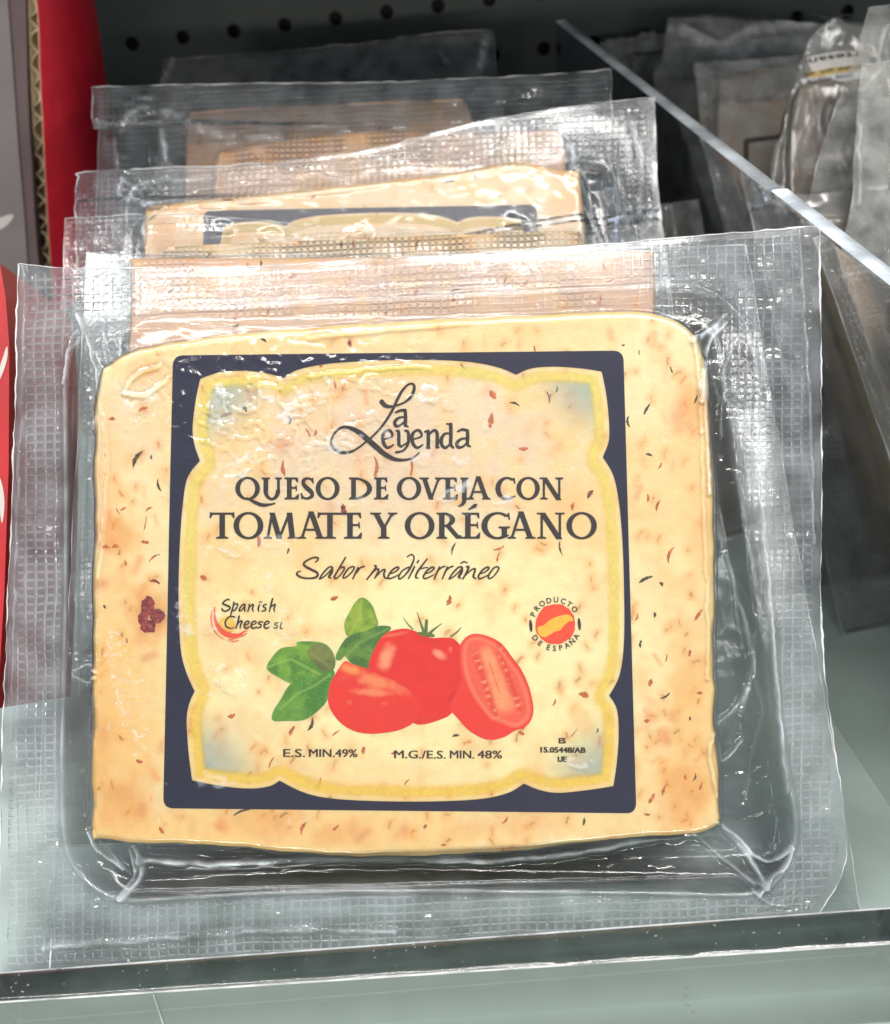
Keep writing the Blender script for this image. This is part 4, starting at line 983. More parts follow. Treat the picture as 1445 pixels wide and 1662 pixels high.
    cutp = ZB([(640, 420), (680, 350), (740, 305), (820, 295), (950, 330), (1060, 400), (1150, 520), (1240, 640), (1310, 790), (1350, 940), (1360, 1060), (1330, 1150), (1270, 1210), (1180, 1240), (1080, 1300), (960, 1330), (850, 1310), (720, 1230), (620, 1120), (560, 1050), (545, 990), (590, 900), (640, 800), (650, 700), (635, 550)])
    facep = spline(ZB([(660, 420), (700, 345), (790, 305), (920, 335), (1040, 410), (1140, 540), (1230, 660), (1300, 810), (1340, 960), (1345, 1080), (1290, 1170), (1180, 1220), (1060, 1180), (950, 1140), (850, 1030), (760, 900), (690, 740), (655, 560)]), 4, True)
    ax0, ax1 = np.array(ZB([(880, 400)])[0]), np.array(ZB([(1110, 1080)])[0])
    def cutcol(x, y):
        c = np.broadcast_to(np.array([.83, .035, .02]), x.shape + (3,)).copy()
        d = poly_sdf(x, y, facep)
        c = mixc(c, (.86, .11, .06), 1 - sst(-3, 1.5, d))
        L = np.linalg.norm(ax1 - ax0); dx, dy = (ax1 - ax0) / L
        u = ((x - ax0[0]) * dx + (y - ax0[1]) * dy) / L; w = (-(x - ax0[0]) * dy + (y - ax0[1]) * dx)
        ww = 23 + 10 * np.sin(np.clip(u, 0, 1) * 3.1); n = fbm(x / 6, y / 6, 83, 3)
        core = np.exp(-(w / (9 + 9 * np.clip(u, 0, 1))) ** 4) * sst(-.03, .12, u) * (1 - sst(.85, 1.05, u))
        c = mixc(c, (.92, .33, .14), .9 * core * (.6 + .8 * n))
        c = mixc(c, (.80, .06, .03), .7 * np.exp(-((w - 1.5) / 1.3) ** 2) * sst(.2, .3, u) * (1 - sst(.6, .75, u)))
        side = np.exp(-((np.abs(w + 1) - 20) / 5.5) ** 2) * sst(.0, .1, u) * (1 - sst(.95, 1.1, u))
        seeds = sst(.15, .6, np.sin(u * 62 + np.sign(w) * 1.3 + 3 * n))
        c = mixc(c, (.74, .04, .02), .75 * side); c = mixc(c, (.93, .36, .17), .85 * side * seeds * sst(.40, .62, n))
        c = mixc(c, (.92, .24, .12), .6 * np.exp(-((d + 6) / 2.5) ** 2))
        return c
    art('printed_tomato', cutp, cutcol, .0124)
    strokes('printed_calyx', [[(300, 310, 16), (270, 220, 11), (222, 80, 2)], [(308, 300, 18), (316, 165, 14)], [(182, 247, 6), (130, 195, 5), (85, 125, 1.5)], [(330, 305, 16), (395, 245, 9), (468, 192, 2)], [(556, 318, 6), (610, 280, 7), (655, 230, 2)], [(240, 290, 13), (310, 300, 22), (385, 312, 12)]], pbr('green_ink', (.11, .15, .03), rough=.6, noise_amt=.3, nscale=12), 6.02, 640, 980)

    # ---------------- the films
    L_ = [(20, 421), (17, 520), (16, 620), (12, 750), (6, 900), (0, 1050), (-5, 1200), (-12, 1400), (-16, 1590)]
    R_ = [(1337, 358), (1338, 430), (1340, 560), (1341, 700), (1341, 850), (1339, 960), (1343, 1050), (1352, 1140), (1368, 1250), (1380, 1340), (1381, 1400), (1366, 1446), (1330, 1500), (1292, 1545)]
    T_ = [(20, 421), (133, 428), (400, 425), (600, 413), (800, 401), (1000, 386), (1170, 371), (1337, 358)]
    B_ = [(-9, 1590), (200, 1578), (600, 1568), (1000, 1556), (1292, 1545)]
    OUT = np.concatenate([spline(T_, 3)[:-1], spline(R_, 3)[:-1], spline(B_, 3)[::-1][:-1], spline(L_, 3)[::-1][:-1]])
    def zfilm_full(x, y):
        dc = poly_sdf(x, y, CHEESE_A); dv = poly_sdf(x, y, CAV_A)
        zin = zc_from(np.maximum(-dc, 0), x, y) + .030
        t = sst(0, 16, dc)
        zr = -.30
        moat = zr - .26 * sst(0, 34, -dv)
        moat = moat + .05 * (fbm(x / 40, y / 40, 15) - .5)
        z = np.where(dc < 0, zin, zin + (moat - zin) * t)
        flange = zr + .10 * (fbm(x / 240, y / 240, 16, 2) - .5) * sst(10, 80, dv) + .05 * (fbm(x / 90, y / 90, 17, 2) - .5) * sst(0, 30, dv)
        z = np.where(dv > 0, flange, z)
        z = z + .05 * np.exp(-(dv / 4.5) ** 2) * (dc > 6)
        z = z + creases(x, y, CREASES_A) * np.where(dc > 3, 1.3, .45) + .22 * orient_bumps(x, y, BUB_A)
        rip = np.abs(fbm(x / 26, y / 26, 18, 3) - .5)
        z = z + .010 * (1 - sst(0, .10, rip)) * np.exp(-((x - 470) / 260) ** 2 - ((y - 660) / 120) ** 2) * (dc < -10)
        z = z + .004 * (fbm(x / 24, y / 24, 19, 2)) * (dc < 0)
        z = z + .010 * (1 - sst(0, .12, np.abs(fbm(x / 60 + 3, y / 22, 20, 3) - .5))) * (dc > 4) * (dv < -6)
        return z
    X, Y, f, u, v = quad_grid(L_, R_, T_, B_, 540, 500)
    Z = zfilm_full(X, Y)
    dv = poly_sdf(X, Y, CAV_A); do = -poly_sdf(X, Y, OUT); dc = poly_sdf(X, Y, CHEESE_A)
    emb = sst(5, 12, dv) * sst(10, 20, do) * (.6 + .5 * sst(.32, .6, fbm(X / 90, Y / 90, 91, 3)))
    emb = emb * (1 - .8 * sst(200, 240, X) * (1 - sst(1040, 1070, X)) * (1 - sst(470, 520, Y)))
    emb = emb * np.where((X > 1302 + (Y - 370) * .05) & (Y < 900), .05, 1)
    wx = X + 8 * (fbm(X / 80, Y / 80, 92, 2) - .5); wy = Y + 8 * (fbm(X / 80, Y / 80, 93, 2) - .5) + .045 * (X - 700)
    G = np.stack([wx / 15.6, wy / 13.4, emb], -1).reshape(-1, 3)
    haze = (.07 - .05 * sst(230, 260, X) * (1 - sst(1030, 1060, X)) * (1 - sst(480, 520, Y))) * sst(0, 8, dv) + .06 * sst(0, 8, dv) * fbm(X / 50, Y / 50, 94, 4) * (1 - .6 * sst(230, 260, X) * (1 - sst(1030, 1060, X)) * (1 - sst(480, 520, Y))) + .20 * np.exp(-((dv) / 3.2) ** 2) * (.3 + 1.2 * fbm(X / 60, Y / 60, 95, 3))  # last term whitens the cavity rim as a painted highlight
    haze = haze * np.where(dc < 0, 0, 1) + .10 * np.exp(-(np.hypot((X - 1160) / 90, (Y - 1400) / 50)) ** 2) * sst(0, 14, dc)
    fold_glint = np.clip(np.abs(creases(X, Y, CREASES_A)) / .11, 0, 1)
    haze = haze + .46 * fold_glint ** 2 * sst(2, 10, dc) + .38 * np.clip(fold_glint * 2.4 - .5, 0, 1) ** 2 * (dc <= 2) * (.3 + fbm(X / 25, Y / 25, 34, 3)) + .42 * np.clip(bubble_glints(X, Y, BUB_A), 0, 1) * (dc < 0)  # whitening along creases and bubble outlines paints glints into the film
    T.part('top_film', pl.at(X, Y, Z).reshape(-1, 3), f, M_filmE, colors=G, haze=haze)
    # thermoformed tray film behind the cheese
    X, Y, f, u, v = quad_grid([(p[0] + 3, p[1]) for p in L_], [(p[0] - 3, p[1]) for p in R_], [(p[0], p[1] + 2) for p in T_], [(p[0], p[1] - 2) for p in B_], 200, 190)
    dv = poly_sdf(X, Y, CAV_A); dc = poly_sdf(X, Y, CHEESE_A)
    z = -.34 + .10 * (fbm(X / 240, Y / 240, 16, 2) - .5) * sst(10, 80, dv) - 1.45 * sst(0, 46, -dv) + .10 * (fbm(X / 45, Y / 45, 23) - .5) * (dv < 0)
    z = np.where(dc < 14, np.minimum(z, -1.72), z)
    T.part('tray_film', pl.at(X, Y, z).reshape(-1, 3), f, M_tray, haze=.02 * np.ones(X.shape))
    for nm, C in (('film_edge', T_), ('film_edge', R_), ('film_edge', B_), ('film_edge', L_)):
        tube_outline(T, nm, pl, C, zfilm_full, .022)
build_front_pack()

# ================================================================== packs behind and in the next compartment
def back_pack(name, label, group, TL, TR, d, by, cheese=None, frame=None, right_bottom=None, left_bottom=None, T_=None, R_=None, L_=None, fm=None, em=None, cav=(.075, .12, .925, .88),
              seed=50, step=(110, 90), cre=(), bub=(), col=None, depth2=None, thick=1.3, cat='cheese pack', edge=None, drop=.74, tray=True, wav=.14, hz=.03, embs=1.0, warm=.2, z0=0.0, chop=None, erad=.016):
    P0 = pt(*TL, d); P1 = pt(*TR, depth2 or d)
    B0 = np.array([P0[0] - .3, by, FLOOR + .12]); B1 = np.array([P1[0] + .1, by, FLOOR + .12])
    pl = plane3(P0, P1, (B0 + B1) / 2)
    pl.p = pl.p + pl.n * z0
    BL = left_bottom or tuple(proj(B0)); BR = right_bottom or tuple(proj(B1))
    T_ = T_ or [TL, TR]; L_ = L_ or [TL, BL]; R_ = R_ or [TR, BR]
    if tuple(L_[-1]) != tuple(BL): L_ = list(L_) + [BL]
    if tuple(R_[-1]) != tuple(BR): R_ = list(R_) + [BR]
    B_ = [BL, BR]
    if len(T_) < 3: T_ = [T_[0], tuple((np.array(T_[0]) + T_[-1]) / 2), T_[-1]]
    dens = lambda C: C if len(C) > 2 else [C[0], tuple(np.array(C[0]) * .5 + np.array(C[1]) * .5), C[1]]
    L_, R_, B_ = dens(L_), dens(R_), dens(B_)
    base = (B0 + B1) / 2; base[2] = FLOOR
    T = Thing(name, label, cat, base, group)
    Wp = math.hypot(TR[0] - TL[0], TR[1] - TL[1]); sc = Wp / 1317.0
    X, Y, f, u, v = quad_grid(L_, R_, T_, B_, *step)
    OUT = np.concatenate([spline(C, 4) for C in (T_, R_)] + [spline(B_, 4)[::-1], spline(L_, 4)[::-1]])
    vec = np.array(BL, float) - TL
    q = lambda s, t: (np.array(TL) * (1 - s) + np.array(TR) * s) * (1 - t) + (np.array(BL) * (1 - s) + np.array(BR) * s) * t
    cavp = rounded([q(cav[0], cav[1]), q(cav[2], cav[1]), q(cav[2], cav[3]), q(cav[0], cav[3])], 60 * sc)
    CP = None
    if cheese is not None:
        c = np.array(cheese, float); e0 = c[0] + vec * drop * (1 if chop is None else chop); e1 = c[-1] + vec * drop + np.array([10, 0])
        CP = spline(np.concatenate([c, [c[-1] * .5 + e1 * .5, e1, (e0 + e1) / 2, e0, c[0] * .5 + e0 * .5]]), 4, True)
    def zc(x, y):
        return zc_from(-poly_sdf(x, y, CP) / sc, x / sc + seed * 300, y / sc)
    def zf(x, y):
        xs, ys = x / sc + seed * 211, y / sc
        dv = poly_sdf(x, y, cavp) / sc
        base_ = -.30 - .24 * sst(0, 40, -dv) + .07 * (fbm(xs / 45, ys / 45, 15) - .5) * sst(0, 20, -dv)
        z = base_ + wav * (fbm(xs / 260, ys / 260, 16, 2) - .5) + .05 * (fbm(xs / 90, ys / 90, 17, 2) - .5)
        if CP is not None:
            dc = poly_sdf(x, y, CP) / sc
            zi = zc_from(np.maximum(-dc, 0), x / sc + seed * 300, y / sc) + .03
            z = np.where(dc < 0, zi, zi + (z - zi) * sst(0, 18, dc))
            z = z + .02 * (1 - sst(0, .10, np.abs(fbm(xs / 26, ys / 26, 18, 3) - .5))) * (dc < -8) * .25
        z = z + .04 * np.exp(-(dv / 4.5) ** 2)
        z = z + .012 * (1 - sst(0, .12, np.abs(fbm(xs / 80 + 3, ys / 34, 20, 3) - .5))) * (np.abs(dv) > 4) * (dv < 12)
        return z + creases(x, y, cre) + (orient_bumps(x, y, bub) if bub else 0)
    dv = poly_sdf(X, Y, cavp) / sc; do = -poly_sdf(X, Y, OUT) / sc
    emb = sst(5, 12, dv) * sst(8, 18, do) * embs * (.3 + .8 * sst(.35, .6, fbm(X / sc / 90 + seed, Y / sc / 90, 91, 3)))
    k = 1 / (15.6 * sc)
    G = np.stack([(X + 6 * (fbm(X / 60, Y / 60, 92, 2) - .5)) * k, (Y + 6 * (fbm(X / 60, Y / 60, 93, 2) - .5) + .05 * X) * k * 1.15, emb], -1).reshape(-1, 3)
    hazea = hz * (.5 + fbm(X / sc / 60, Y / sc / 60, seed, 4)) * np.ones(X.shape)
    hazea = hazea + .3 * np.clip(np.abs(creases(X, Y, cre)) / .14, 0, 1) ** 2 if len(cre) else hazea  # creases whitened too, as painted highlights
    Z = zf(X, Y)
    T.part('top_film', pl.at(X, Y, Z).reshape(-1, 3), f, em or M_filmFarE, colors=G, haze=hazea)
    if tray:
        zt = -.36 + wav * (fbm((X / sc + seed * 211) / 260, Y / sc / 260, 16, 2) - .5) - (thick - .1) * sst(0, 46, -dv) + .12 * (fbm(X / sc / 45, Y / sc / 45, 23) - .5) * (dv < 0)
        T.part('tray_film', pl.at(X, Y, zt).reshape(-1, 3), f, fm or M_film_far, haze=.01 * np.ones(X.shape))
    if CP is not None:
        ch = cheese_block(T, pl, CP, zc, 4.0, thick - .05, seed, rnd=16, nsp=220, warm=warm, **(col or {}))
        R = np.random.default_rng(seed)
        x0, x1 = CP[:, 0].min() + 12, CP[:, 0].max() - 12; y0 = CP[:, 1].min() + 8
        F_ = []
        while len(F_) < 34:
            cx, cy = R.uniform(x0, x1), y0 + R.uniform(0, 190)
            if poly_sdf(np.array([cx]), np.array([cy]), CP)[0] < -9:
                F_.append((cx, cy, R.uniform(9, 22) * sc * 1.2, R.uniform(4, 9) * sc, R.normal(100, 30), 't' if R.random() < .65 else 'h'))
        flecks(T, ch, pl, zc, F_)
        if frame is not None:
            fx, fy, k2, ky = frame
            mp = lambda P: np.stack([fx + (np.asarray(P, float)[:, 0] - 281) * k2, fy + (np.asarray(P, float)[:, 1] - 577) * ky + (np.asarray(P, float)[:, 0] - 281) * -.006], 1)
            lo = mp(rounded(LABEL_OUT, 17)); op = mp(OPENING)
            gx, gy = grid(lo[:, 0].min() - 4, lo[:, 1].min() - 4, lo[:, 0].max() + 4, lo[:, 1].min() + 200, 2.2)
            a = poly_sdf(gx, gy, lo); b = poly_sdf(gx, gy, op)
            decal(T, 'printed_frame', pl, zc, gx, gy, np.maximum(a, -b), M_navy)
            decal(T, 'printed_yellow_border', pl, zc, gx, gy, np.maximum(b + 4, -(b + 17)), M_wash, lambda x, y: np.broadcast_to(np.array([.74, .56, .14]), x.shape + (3,)), dz=.01,
                  alpha=lambda x, y: .6 * (.6 + .6 * fbm(x / 6, y / 6, 54, 2)))
    for C in (T_, R_, L_, B_):
        tube_outline(T, 'film_edge', pl, C, zf, erad, mat=edge)
    return T, pl, zf, sc

GL = 'vacuum packs of cheese in the left compartment'
M_edge_dim = film('dull_cut_film_edge', tint=(.8, .8, .78), bump=.5, hz=.30, k=2.2, hcol=(.7, .68, .62))
PINK = dict(base=(.74, .46, .31))
# second pack
back_pack('cheese_pack', 'second pack, plain pinkish cheese seen through the top film of the front pack', GL, (135, 402), (1215, 388), 25.6, 13.4,
          cheese=[(210, 520), (212, 430), (232, 417), (500, 416), (800, 412), (1040, 404), (1062, 418), (1064, 520)], T_=[(135, 402), (420, 404), (700, 402), (1000, 395), (1215, 388)],
          R_=[(1215, 388), (1270, 700), (1322, 1000), (1352, 1160), (1394, 1407), (1406, 1474), (1432, 1583)], right_bottom=(1432, 1583), left_bottom=(70, 1622), seed=52, step=(150, 150), col=PINK, embs=.15, thick=1.0, drop=.60, cav=(.07, .10, .93, .86))
# third
back_pack('cheese_pack', 'vacuum cheese pack third from the front, its square film corner beside the cardboard box', GL, (100, 345), (1035, 362), 28.4, 17.2,
          cheese=[(262, 470), (264, 410), (280, 398), (500, 388), (800, 376), (925, 372), (945, 384), (950, 470)], T_=[(100, 345), (240, 338), (450, 352), (700, 364), (900, 360), (1035, 358)], tray=False, seed=53, embs=.4, col=dict(base=(.76, .58, .38)), thick=1.0,
          cav=(.10, .16, .94, .9))
# fourth, with the label frame showing
back_pack('cheese_pack', 'cheese pack behind, the top bar of its dark blue label frame showing', GL, (118, 274), (1066, 149), 30.8, 22.4,
          cheese=[(233, 480), (234, 352), (242, 334), (270, 329), (480, 308), (700, 284), (830, 262), (905, 274), (932, 276), (942, 292), (958, 480)], frame=(331, 342, .739, .69),
          T_=[(118, 300), (122, 280), (134, 272), (290, 264), (420, 258), (600, 236), (740, 199), (900, 168), (1066, 149)], R_=[(1066, 149), (1069, 220), (1071, 290), (1079, 350), (1082, 390)], L_=[(118, 300), (116, 345), (118, 420)],
          seed=54, step=(200, 150), col=dict(base=(.80, .57, .33), patches=[(915, 320, 40, 60, .9), (262, 380, 40, 60, .7), (685, 290, 24, 30, .6)]), cav=(.09, .10, .92, .88), warm=.5,
          cre=[([(196, 282), (190, 312), (214, 318), (245, 333)], 3.5, .12), ([(196, 282), (222, 306), (248, 334)], 3, .08), ([(215, 300), (240, 296), (258, 312), (240, 318)], 3, .05), ([(245, 332), (300, 318), (420, 300), (600, 276)], 4, .05),
               ([(880, 270), (905, 250), (925, 235)], 4, .12), ([(928, 225), (934, 250), (926, 275)], 4, .13), ([(930, 250), (975, 265), (990, 285), (945, 285)], 3, .06), ([(942, 280), (960, 330), (985, 400)], 5, .09),
               ([(955, 300), (975, 330), (985, 380)], 3, .06), ([(1030, 190), (1045, 260), (1040, 340)], 7, .10), ([(1000, 230), (1012, 300), (1020, 370)], 6, .08)],
          bub=[(440, 385, 26, 14, 10, .04), (580, 378, 30, 10, -10, .03), (840, 362, 20, 8, 10, .03), (360, 370, 20, 12, 0, .03)])
# fifth
back_pack('cheese_pack', 'tall vacuum cheese pack near the back with glossy corner crinkles and a bare film top', GL, (145, 133), (994, 108), 34.6, 24.5,
          cheese=[(345, 400), (350, 262), (380, 242), (480, 224), (600, 212), (760, 214), (880, 210), (915, 230), (920, 400)],
          T_=[(145, 133), (330, 128), (600, 125), (800, 116), (994, 104)], L_=[(145, 133), (148, 200), (155, 262)], R_=[(994, 104), (996, 200), (1002, 300)], embs=.45, seed=55, step=(190, 130), col=PINK, cav=(.07, .17, .93, .88),
          cre=[([(190, 165), (215, 158), (240, 150)], 4, .09), ([(200, 180), (225, 168), (262, 172), (320, 192)], 4, .10), ([(258, 205), (264, 225), (266, 255)], 5, .12), ([(300, 196), (360, 208), (430, 218)], 4, .10), ([(345, 228), (400, 226), (450, 212)], 3, .07),
               ([(186, 260), (184, 210), (205, 180)], 4, .07), ([(160, 160), (166, 230)], 4, .05), ([(160, 152), (400, 148), (700, 140), (900, 132)], 3, .03), ([(700, 155), (800, 150), (860, 140)], 3, .03)],
          bub=[(225, 165, 24, 9, -20, .06), (250, 235, 18, 24, 10, .08), (430, 205, 26, 8, 10, .05), (840, 205, 16, 16, 0, .05)])
# last of the row
back_pack('cheese_pack', 'rearmost cheese pack of the row against the dark perforated wall', GL, (262, 92), (800, 42), 43.0, 31.5, cheese=[(300, 300), (305, 196), (330, 178), (500, 168), (700, 160), (760, 172), (770, 300)],
          T_=[(262, 92), (330, 84), (560, 64), (700, 46), (800, 40)], tray=False, seed=56, step=(100, 70), col=PINK, cav=(.07, .2, .93, .9), em=M_filmFarE, edge=M_edge_dim,
          cre=[([(278, 92), (268, 112), (256, 128)], 4, .16), ([(790, 58), (782, 84), (780, 100)], 5, .14), ([(716, 82), (726, 92)], 4, .12)])

# right-hand compartment
GR = 'film packs in the right-hand compartment'
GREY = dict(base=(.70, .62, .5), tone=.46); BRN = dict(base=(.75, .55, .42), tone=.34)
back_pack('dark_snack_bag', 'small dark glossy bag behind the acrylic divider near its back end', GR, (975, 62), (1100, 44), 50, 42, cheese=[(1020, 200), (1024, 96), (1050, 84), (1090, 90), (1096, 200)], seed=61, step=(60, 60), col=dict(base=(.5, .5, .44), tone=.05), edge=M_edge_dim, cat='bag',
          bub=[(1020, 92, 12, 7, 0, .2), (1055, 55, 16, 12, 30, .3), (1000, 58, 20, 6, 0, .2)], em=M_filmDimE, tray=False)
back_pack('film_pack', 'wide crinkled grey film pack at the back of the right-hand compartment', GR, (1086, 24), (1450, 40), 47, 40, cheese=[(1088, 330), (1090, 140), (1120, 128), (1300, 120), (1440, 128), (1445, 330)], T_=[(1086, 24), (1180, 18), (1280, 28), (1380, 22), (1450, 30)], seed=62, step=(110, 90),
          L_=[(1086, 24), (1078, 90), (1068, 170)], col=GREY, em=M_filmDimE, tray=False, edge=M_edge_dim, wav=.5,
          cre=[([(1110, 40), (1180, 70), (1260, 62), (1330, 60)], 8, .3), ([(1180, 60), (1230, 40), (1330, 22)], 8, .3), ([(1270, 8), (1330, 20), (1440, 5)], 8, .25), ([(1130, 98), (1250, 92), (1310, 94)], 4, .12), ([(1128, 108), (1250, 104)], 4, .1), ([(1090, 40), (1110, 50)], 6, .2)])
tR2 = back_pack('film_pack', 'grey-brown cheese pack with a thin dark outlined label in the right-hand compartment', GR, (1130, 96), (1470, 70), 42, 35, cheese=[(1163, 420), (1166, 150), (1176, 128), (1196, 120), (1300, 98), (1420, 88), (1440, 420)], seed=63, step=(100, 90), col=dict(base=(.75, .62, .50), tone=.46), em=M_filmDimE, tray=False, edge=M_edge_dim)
tR3 = back_pack('film_pack', 'film pack with an upside-down white and gold printed strip, behind the right-hand dotted packs', GR, (1318, 60), (1480, 30), 37, 30.5, cheese=[(1290, 420), (1282, 260), (1300, 140), (1400, 132), (1480, 130), (1490, 420)],
          T_=[(1318, 60), (1335, 42), (1362, 32), (1395, 50), (1480, 60)], L_=[(1318, 60), (1304, 100), (1276, 200), (1262, 330)], seed=64, step=(90, 110), col=BRN, em=M_filmDimE, tray=False, edge=M_edge_dim, cav=(.05, .3, .95, .9), embs=0,
          cre=[([(1300, 150), (1296, 180), (1292, 205)], 5, .1), ([(1345, 175), (1340, 205), (1352, 215)], 5, .16), ([(1278, 100), (1272, 200), (1258, 300)], 4, .12)], bub=[(1345, 195, 14, 20, 10, .15)])
back_pack('film_pack', 'tall leaning clear film pack with a long curved edge at the right of the picture', GR, (1417, 6), (1560, -10), 33.5, 29.6, T_=[(1417, 6), (1490, -4), (1560, -10)], L_=[(1417, 6), (1383, 117), (1341, 234), (1315, 347), (1290, 480)], seed=65, step=(90, 130), em=M_filmDimE, tray=False, cav=(.16, .14, .9, .93),
          cheese=[(1385, 700), (1390, 420), (1410, 360), (1540, 330), (1560, 700)], col=BRN, cre=[([(1440, 40), (1425, 130), (1400, 200)], 5, .15), ([(1400, 118), (1445, 112)], 4, .1), ([(1425, 200), (1445, 185)], 5, .1)], edge=M_edge)
back_pack('film_pack', 'clear film pack with rows of pressed dots, nearest at the right-hand edge', GR, (1406, 100), (1580, 82), 32.0, 29.0, T_=[(1406, 100), (1490, 90), (1580, 82)], L_=[(1406, 100), (1400, 160), (1394, 241), (1388, 330), (1370, 420), (1352, 620)], seed=66, step=(90, 130), em=M_filmDimE, tray=False, cav=(.34, .30, .9, .93), embs=1.6, hz=.10,
          cre=[([(1402, 200), (1400, 260), (1398, 330)], 4, .14), ([(1412, 302), (1445, 300)], 3, .12), ([(1394, 241), (1376, 262), (1366, 290)], 3, .10), ([(1445, 100), (1410, 140), (1400, 170)], 4, .10)], edge=M_edge)
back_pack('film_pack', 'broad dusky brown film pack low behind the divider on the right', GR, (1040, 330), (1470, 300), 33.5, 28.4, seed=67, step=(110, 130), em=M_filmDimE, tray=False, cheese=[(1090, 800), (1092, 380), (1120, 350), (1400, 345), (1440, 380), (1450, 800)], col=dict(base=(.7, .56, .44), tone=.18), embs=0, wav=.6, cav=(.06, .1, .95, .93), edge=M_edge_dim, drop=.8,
          cre=[([(1360, 560), (1390, 640), (1380, 700)], 14, .3), ([(1445, 640), (1400, 740), (1350, 800)], 10, .25), ([(1445, 780), (1400, 830), (1345, 870)], 10, .2), ([(1380, 480), (1410, 560)], 12, .25)])

# the printed strip on the upside-down pack
def strip():
    T, pl, zf, sc = tR3
    z1 = lambda x, y: zf(x, y) + .03
    X, Y = grid(1290, 55, 1425, 150, 1.2)
    sl = lambda y0: y0 - (X - 1310) * .14
    wb = np.maximum.reduce([sl(86) - Y + 2 * np.sin(X / 20), Y - sl(110), 1316 - X + (Y - 90) * .35, X - 1418])
    gb = np.maximum.reduce([sl(110) - Y, Y - sl(121), 1311 - X + (Y - 100) * .35, X - 1418])
    lb = np.maximum.reduce([sl(121) - Y, Y - sl(134), 1302 - X + (Y - 120) * .6, X - 1418])
    decal(T, 'printed_white_strip', pl, z1, X, Y, wb, pbr('white_print', (.62, .60, .55), rough=.5), dz=.0)
    decal(T, 'printed_gold_strip', pl, z1, X, Y, gb, pbr('gold_print', (.50, .36, .10), rough=.4), dz=.0)
    decal(T, 'printed_lower_strip', pl, z1, X, Y, lb, pbr('pale_print', (.66, .66, .68), rough=.4, noise_amt=.2, nscale=6), dz=.0)
    for s, cx, cy, cap, wd_ in (('rtesan', 1358, 82, 10.5, 82), ('1880', 1320, 110, 5.0, 17), ('desde', 1347, 107, 5.0, 22), ('artesanos', 1384, 102, 5.0, 38), ('VICENTE', 1334, 120, 6.5, 42), ('DON', 1374, 114, 6.5, 26)):
        cu = bpy.data.curves.new('t', 'FONT'); cu.body = s; cu.align_x = 'CENTER'; cu.offset = .01; cu.resolution_u = 3
        ob = bpy.data.objects.new('t', cu); COL.objects.link(ob)
        me = bpy.data.meshes.new_from_object(ob.evaluated_get(bpy.context.evaluated_depsgraph_get()))
        co = np.array([v.co[:2] for v in me.vertices]); fs = [list(p.vertices) for p in me.polygons]
        bpy.data.objects.remove(ob); bpy.data.meshes.remove(me)
        k = wd_ / (co[:, 0].max() - co[:, 0].min()); ky = cap / .73
        a = math.radians(180 + 8); u = co[:, 0] * k; v = co[:, 1] * ky
        x = cx + u * math.cos(a) - v * math.sin(a); y = cy - (u * math.sin(a) + v * math.cos(a))
        T.part('strip_lettering', pl.at(x, y, z1(x, y) + .02), fs, M_black, smooth=False)
strip()
def outline():
    T, pl, zf, sc = tR2
    X, Y = grid(1200, 215, 1300, 420, 2)
    top = 229 - (X - 1210) * .12
    D = np.minimum(np.maximum(np.abs(Y - top) - 3.2, 1208 - X), np.maximum(np.abs(X - 1211) - 4.0, top - Y))
    decal(T, 'printed_outline', pl, lambda x, y: zf(x, y) + .03, X, Y, D, M_black, dz=0)
outline()
def dust():
    R = np.random.default_rng(8); v = []; f = []
    def speck(P, ux, uy, r, el):
        k = len(v); a0 = R.uniform(0, 6.28); n = 7
        ca, sa = math.cos(a0), math.sin(a0)
        for i in range(n):
            a = 2 * math.pi * i / n; q = r * R.uniform(.5, 1.2)
            u_, w_ = q * el * math.cos(a), q * math.sin(a)
            v.append(P + ux * (u_ * ca - w_ * sa) + uy * (u_ * sa + w_ * ca))
        v.append(P + np.array([0, 0, .01]))
        for i in range(n): f.append([k + i, k + (i + 1) % n, k + n])
    ex, ey = np.array([1., 0, 0]), np.array([0, 1., 0])
    for _ in range(75):
        t, w = R.random(), R.random()
        P = (fl * (1 - t) + fr_ * t) * (1 - w) + (bl * (1 - t) + br * t) * w + [0, 0, .02]
        speck(P, ex, ey, R.choice([.008, .014, .03], p=[.7, .25, .05]), R.uniform(1, 3))
    for _ in range(70):
        speck(np.array([R.uniform(-10, 12), R.uniform(8, 26), FLOOR + .012]), ex, ey, R.choice([.015, .03]), R.uniform(1, 4))
    o = make_mesh('dust', v, f, pbr('pale_dust', (.34, .35, .33), rough=.9), smooth=False); o['kind'] = 'stuff'
dust()

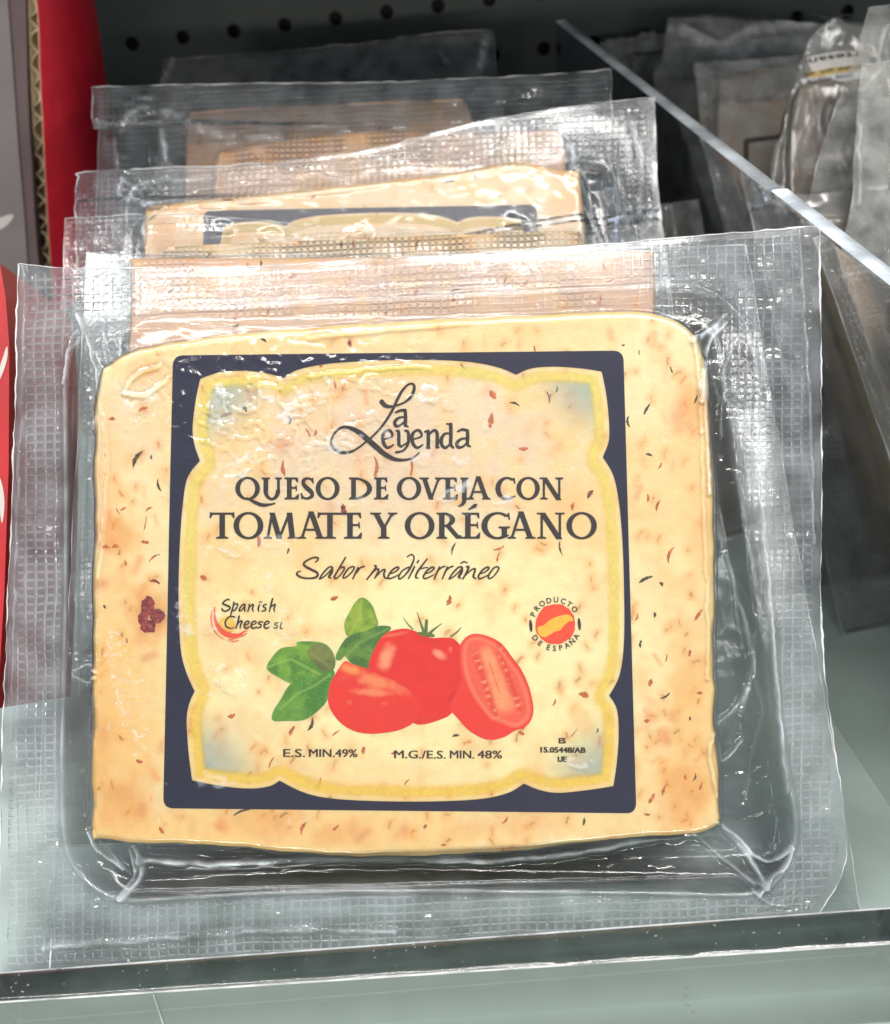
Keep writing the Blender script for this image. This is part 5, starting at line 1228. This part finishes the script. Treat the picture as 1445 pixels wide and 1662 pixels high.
# ================================================================== cardboard and boxes at the left
M_red = pbr('red_printed_board', (.60, .014, .035), rough=.42, noise_amt=.12, nscale=.8, bump=.08, bscale=10)
M_kraft = pbr('kraft_board', (.66, .52, .33), rough=.85, noise_amt=.25, nscale=4, bump=.4, bscale=20)
M_maroon = pbr('maroon_board', (.075, .040, .044), rough=.5, noise_amt=.25, nscale=.5)
M_mauve = pbr('mauve_board', (.13, .105, .11), rough=.45, noise_amt=.2, nscale=.4)
M_white = pbr('white_print_ink', (.50, .45, .42), rough=.5)
def box_wall():
    t0 = pt(60.5, 0, 36.2); Yf = t0[1]
    def onY(x, y, Y_=Yf):
        r = ray(x, y); return CAM + r * (Y_ / r[1])
    inner = [onY(x, y) for x, y in [(57, -30), (59, 0), (63, 50), (66, 140), (69, 200), (72, 260), (76, 330), (80, 400), (90, 520)]]
    outer = [onY(x, y) for x, y in [(44, -30), (45, 0), (47, 60), (48, 100), (51, 160), (54, 230), (58, 300), (62, 370), (66, 410), (76, 520)]]
    inner = spline(np.array(inner), 8); outer = spline(np.array(outer), 8)
    zz = np.linspace(max(inner[-1][2], outer[-1][2]), min(inner[0][2], outer[0][2]), 220)
    xi = np.interp(zz, inner[::-1, 2], inner[::-1, 0]); xo = np.interp(zz, outer[::-1, 2], outer[::-1, 0])
    T = Thing('cardboard_box', 'red cardboard box side with its raw corrugated edge facing front, left of the packs', 'cardboard box', [xo.mean(), Yf, FLOOR])
    bt, bb = onY(153, 0, 50.5), onY(212, 420, 50.5)
    m = len(zz)
    xb = np.interp(zz, [bb[2], bt[2]], [bb[0], bt[0]])
    jit = lambda k: .03 * (fbm(zz * 2.2, zz * 0 + k, k, 3) - .5)
    def sheet(name, xf, xbk, mat, yo):
        v = []; f = []
        for t in (0, 1):
            for q in (0, 1):
                for i in range(m):
                    x = xf[i] * (1 - t) + xbk[i] * t + (.028 if q else -.0)
                    v.append([x + (jit(7)[i] if t == 0 else 0), (Yf + yo + jit(9)[i] * 2) * (1 - t) + 50.5 * t, zz[i]])
        I = lambda t, q, i: (t * 2 + q) * m + i
        for i in range(m - 1):
            f += [[I(0, 0, i), I(1, 0, i), I(1, 0, i + 1), I(0, 0, i + 1)], [I(0, 1, i), I(0, 1, i + 1), I(1, 1, i + 1), I(1, 1, i)], [I(0, 0, i), I(0, 0, i + 1), I(0, 1, i + 1), I(0, 1, i)]]
        T.part(name, v, f, mat)
    sheet('inner_liner', xi - .03, xb - .03, M_kraft, 0)
    sheet('red_face', xi + .002, xb + .002, M_red, .03)
    sheet('outer_liner', xo, xb - .40, M_kraft, 0)
    # fluting
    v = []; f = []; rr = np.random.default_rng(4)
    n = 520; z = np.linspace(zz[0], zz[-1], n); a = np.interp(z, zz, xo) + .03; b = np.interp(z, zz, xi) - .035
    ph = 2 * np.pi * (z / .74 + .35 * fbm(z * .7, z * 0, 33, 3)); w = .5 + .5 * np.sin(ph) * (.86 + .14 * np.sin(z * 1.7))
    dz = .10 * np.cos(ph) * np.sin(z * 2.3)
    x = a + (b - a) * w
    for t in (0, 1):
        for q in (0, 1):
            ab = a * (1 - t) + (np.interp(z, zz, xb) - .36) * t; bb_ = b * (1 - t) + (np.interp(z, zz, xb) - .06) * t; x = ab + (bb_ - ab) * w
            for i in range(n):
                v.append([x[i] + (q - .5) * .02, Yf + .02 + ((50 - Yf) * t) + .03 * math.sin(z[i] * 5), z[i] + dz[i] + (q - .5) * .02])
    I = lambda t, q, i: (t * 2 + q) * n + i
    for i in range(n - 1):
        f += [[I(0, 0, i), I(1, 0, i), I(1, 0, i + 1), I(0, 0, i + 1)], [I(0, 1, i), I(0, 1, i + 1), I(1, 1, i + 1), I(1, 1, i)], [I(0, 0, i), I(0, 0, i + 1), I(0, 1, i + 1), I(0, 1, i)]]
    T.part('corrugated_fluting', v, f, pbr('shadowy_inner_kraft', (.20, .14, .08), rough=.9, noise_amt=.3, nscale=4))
    xx = a + (b - a) * w
    tv, tf = tube(np.stack([xx, Yf - .01 + .03 * np.sin(z * 5), z + dz], 1), .022 + .016 * fbm(z * 3, z * 0, 66), 5)
    T.part('fluting_cut_edge', tv, tf, M_kraft)
box_wall()

def extruded(T, name, P, pl, depth, mat, z=0.0):
    P = np.asarray(P, float); n = len(P)
    A = pl.at(P[:, 0], P[:, 1], z); B = A - pl.n * depth
    f = [list(range(n))[::-1], list(range(n, 2 * n))] + [[i, (i + 1) % n, n + (i + 1) % n, n + i] for i in range(n)]
    return T.part(name, np.concatenate([A, B]), f, mat, smooth=False)
def white_shape(T, name, pl, P, mat, z=.02):
    P = spline(P, 5, True); x0, y0 = P.min(0) - 2; x1, y1 = P.max(0) + 2
    X, Y = grid(x0, y0, x1, y1, 1.2)
    x, y, f, _ = carve(X, Y, poly_sdf(X, Y, P))
    T.part(name, pl.at(x, y, z), f, mat, smooth=False)
def left_boxes():
    pl = Plane(pt(20, 200, 37.5), (0.12, -1, .05))
    T = Thing('maroon_box', 'dark maroon box with a pale band and white mark at the upper left corner', 'box', [-16, 37, FLOOR])
    extruded(T, 'body', [(-140, -60), (41, -60), (42, 0), (44, 110), (47, 200), (52, 270), (56, 345), (61, 410), (84, 600), (110, 840), (-140, 850)], pl, 3, M_maroon)
    extruded(T, 'pale_panel', [(-140, -50), (10, -50), (14, 0), (22, 110), (31, 240), (40, 340), (46, 430), (50, 520), (-140, 520)], pl, .1, M_mauve, z=.12)
    white_shape(T, 'white_mark', pl, [(-20, 372), (-2, 372), (10, 366), (20, 356), (23, 347), (12, 348), (-4, 354), (-20, 356)], M_white, z=.15)
    pl = Plane(PA.p - PA.n * 1.3, PA.n)
    T = Thing('red_carton', 'bright red carton with white printed strokes behind the left edge of the front pack', 'carton', [*pl.at(0, 1500)[:2], FLOOR])
    P = [(-160, 380), (-30, 405), (0, 428), (9, 480), (15, 560), (14, 760), (7, 960), (0, 1080), (-4, 1150), (-160, 1150)]
    extruded(T, 'body', P, pl, 4, pbr('red_carton_board', (.40, .012, .014), rough=.45, noise_amt=.15, nscale=.6))
    for q in ([(-40, 660), (-10, 622), (4, 584), (12, 562), (12, 584), (0, 618), (-20, 652)], [(-30, 780), (-4, 772), (5, 790), (8, 820), (4, 850), (-1, 822), (-8, 796), (-30, 800)]):
        white_shape(T, 'white_stroke', pl, q, M_white)
left_boxes()
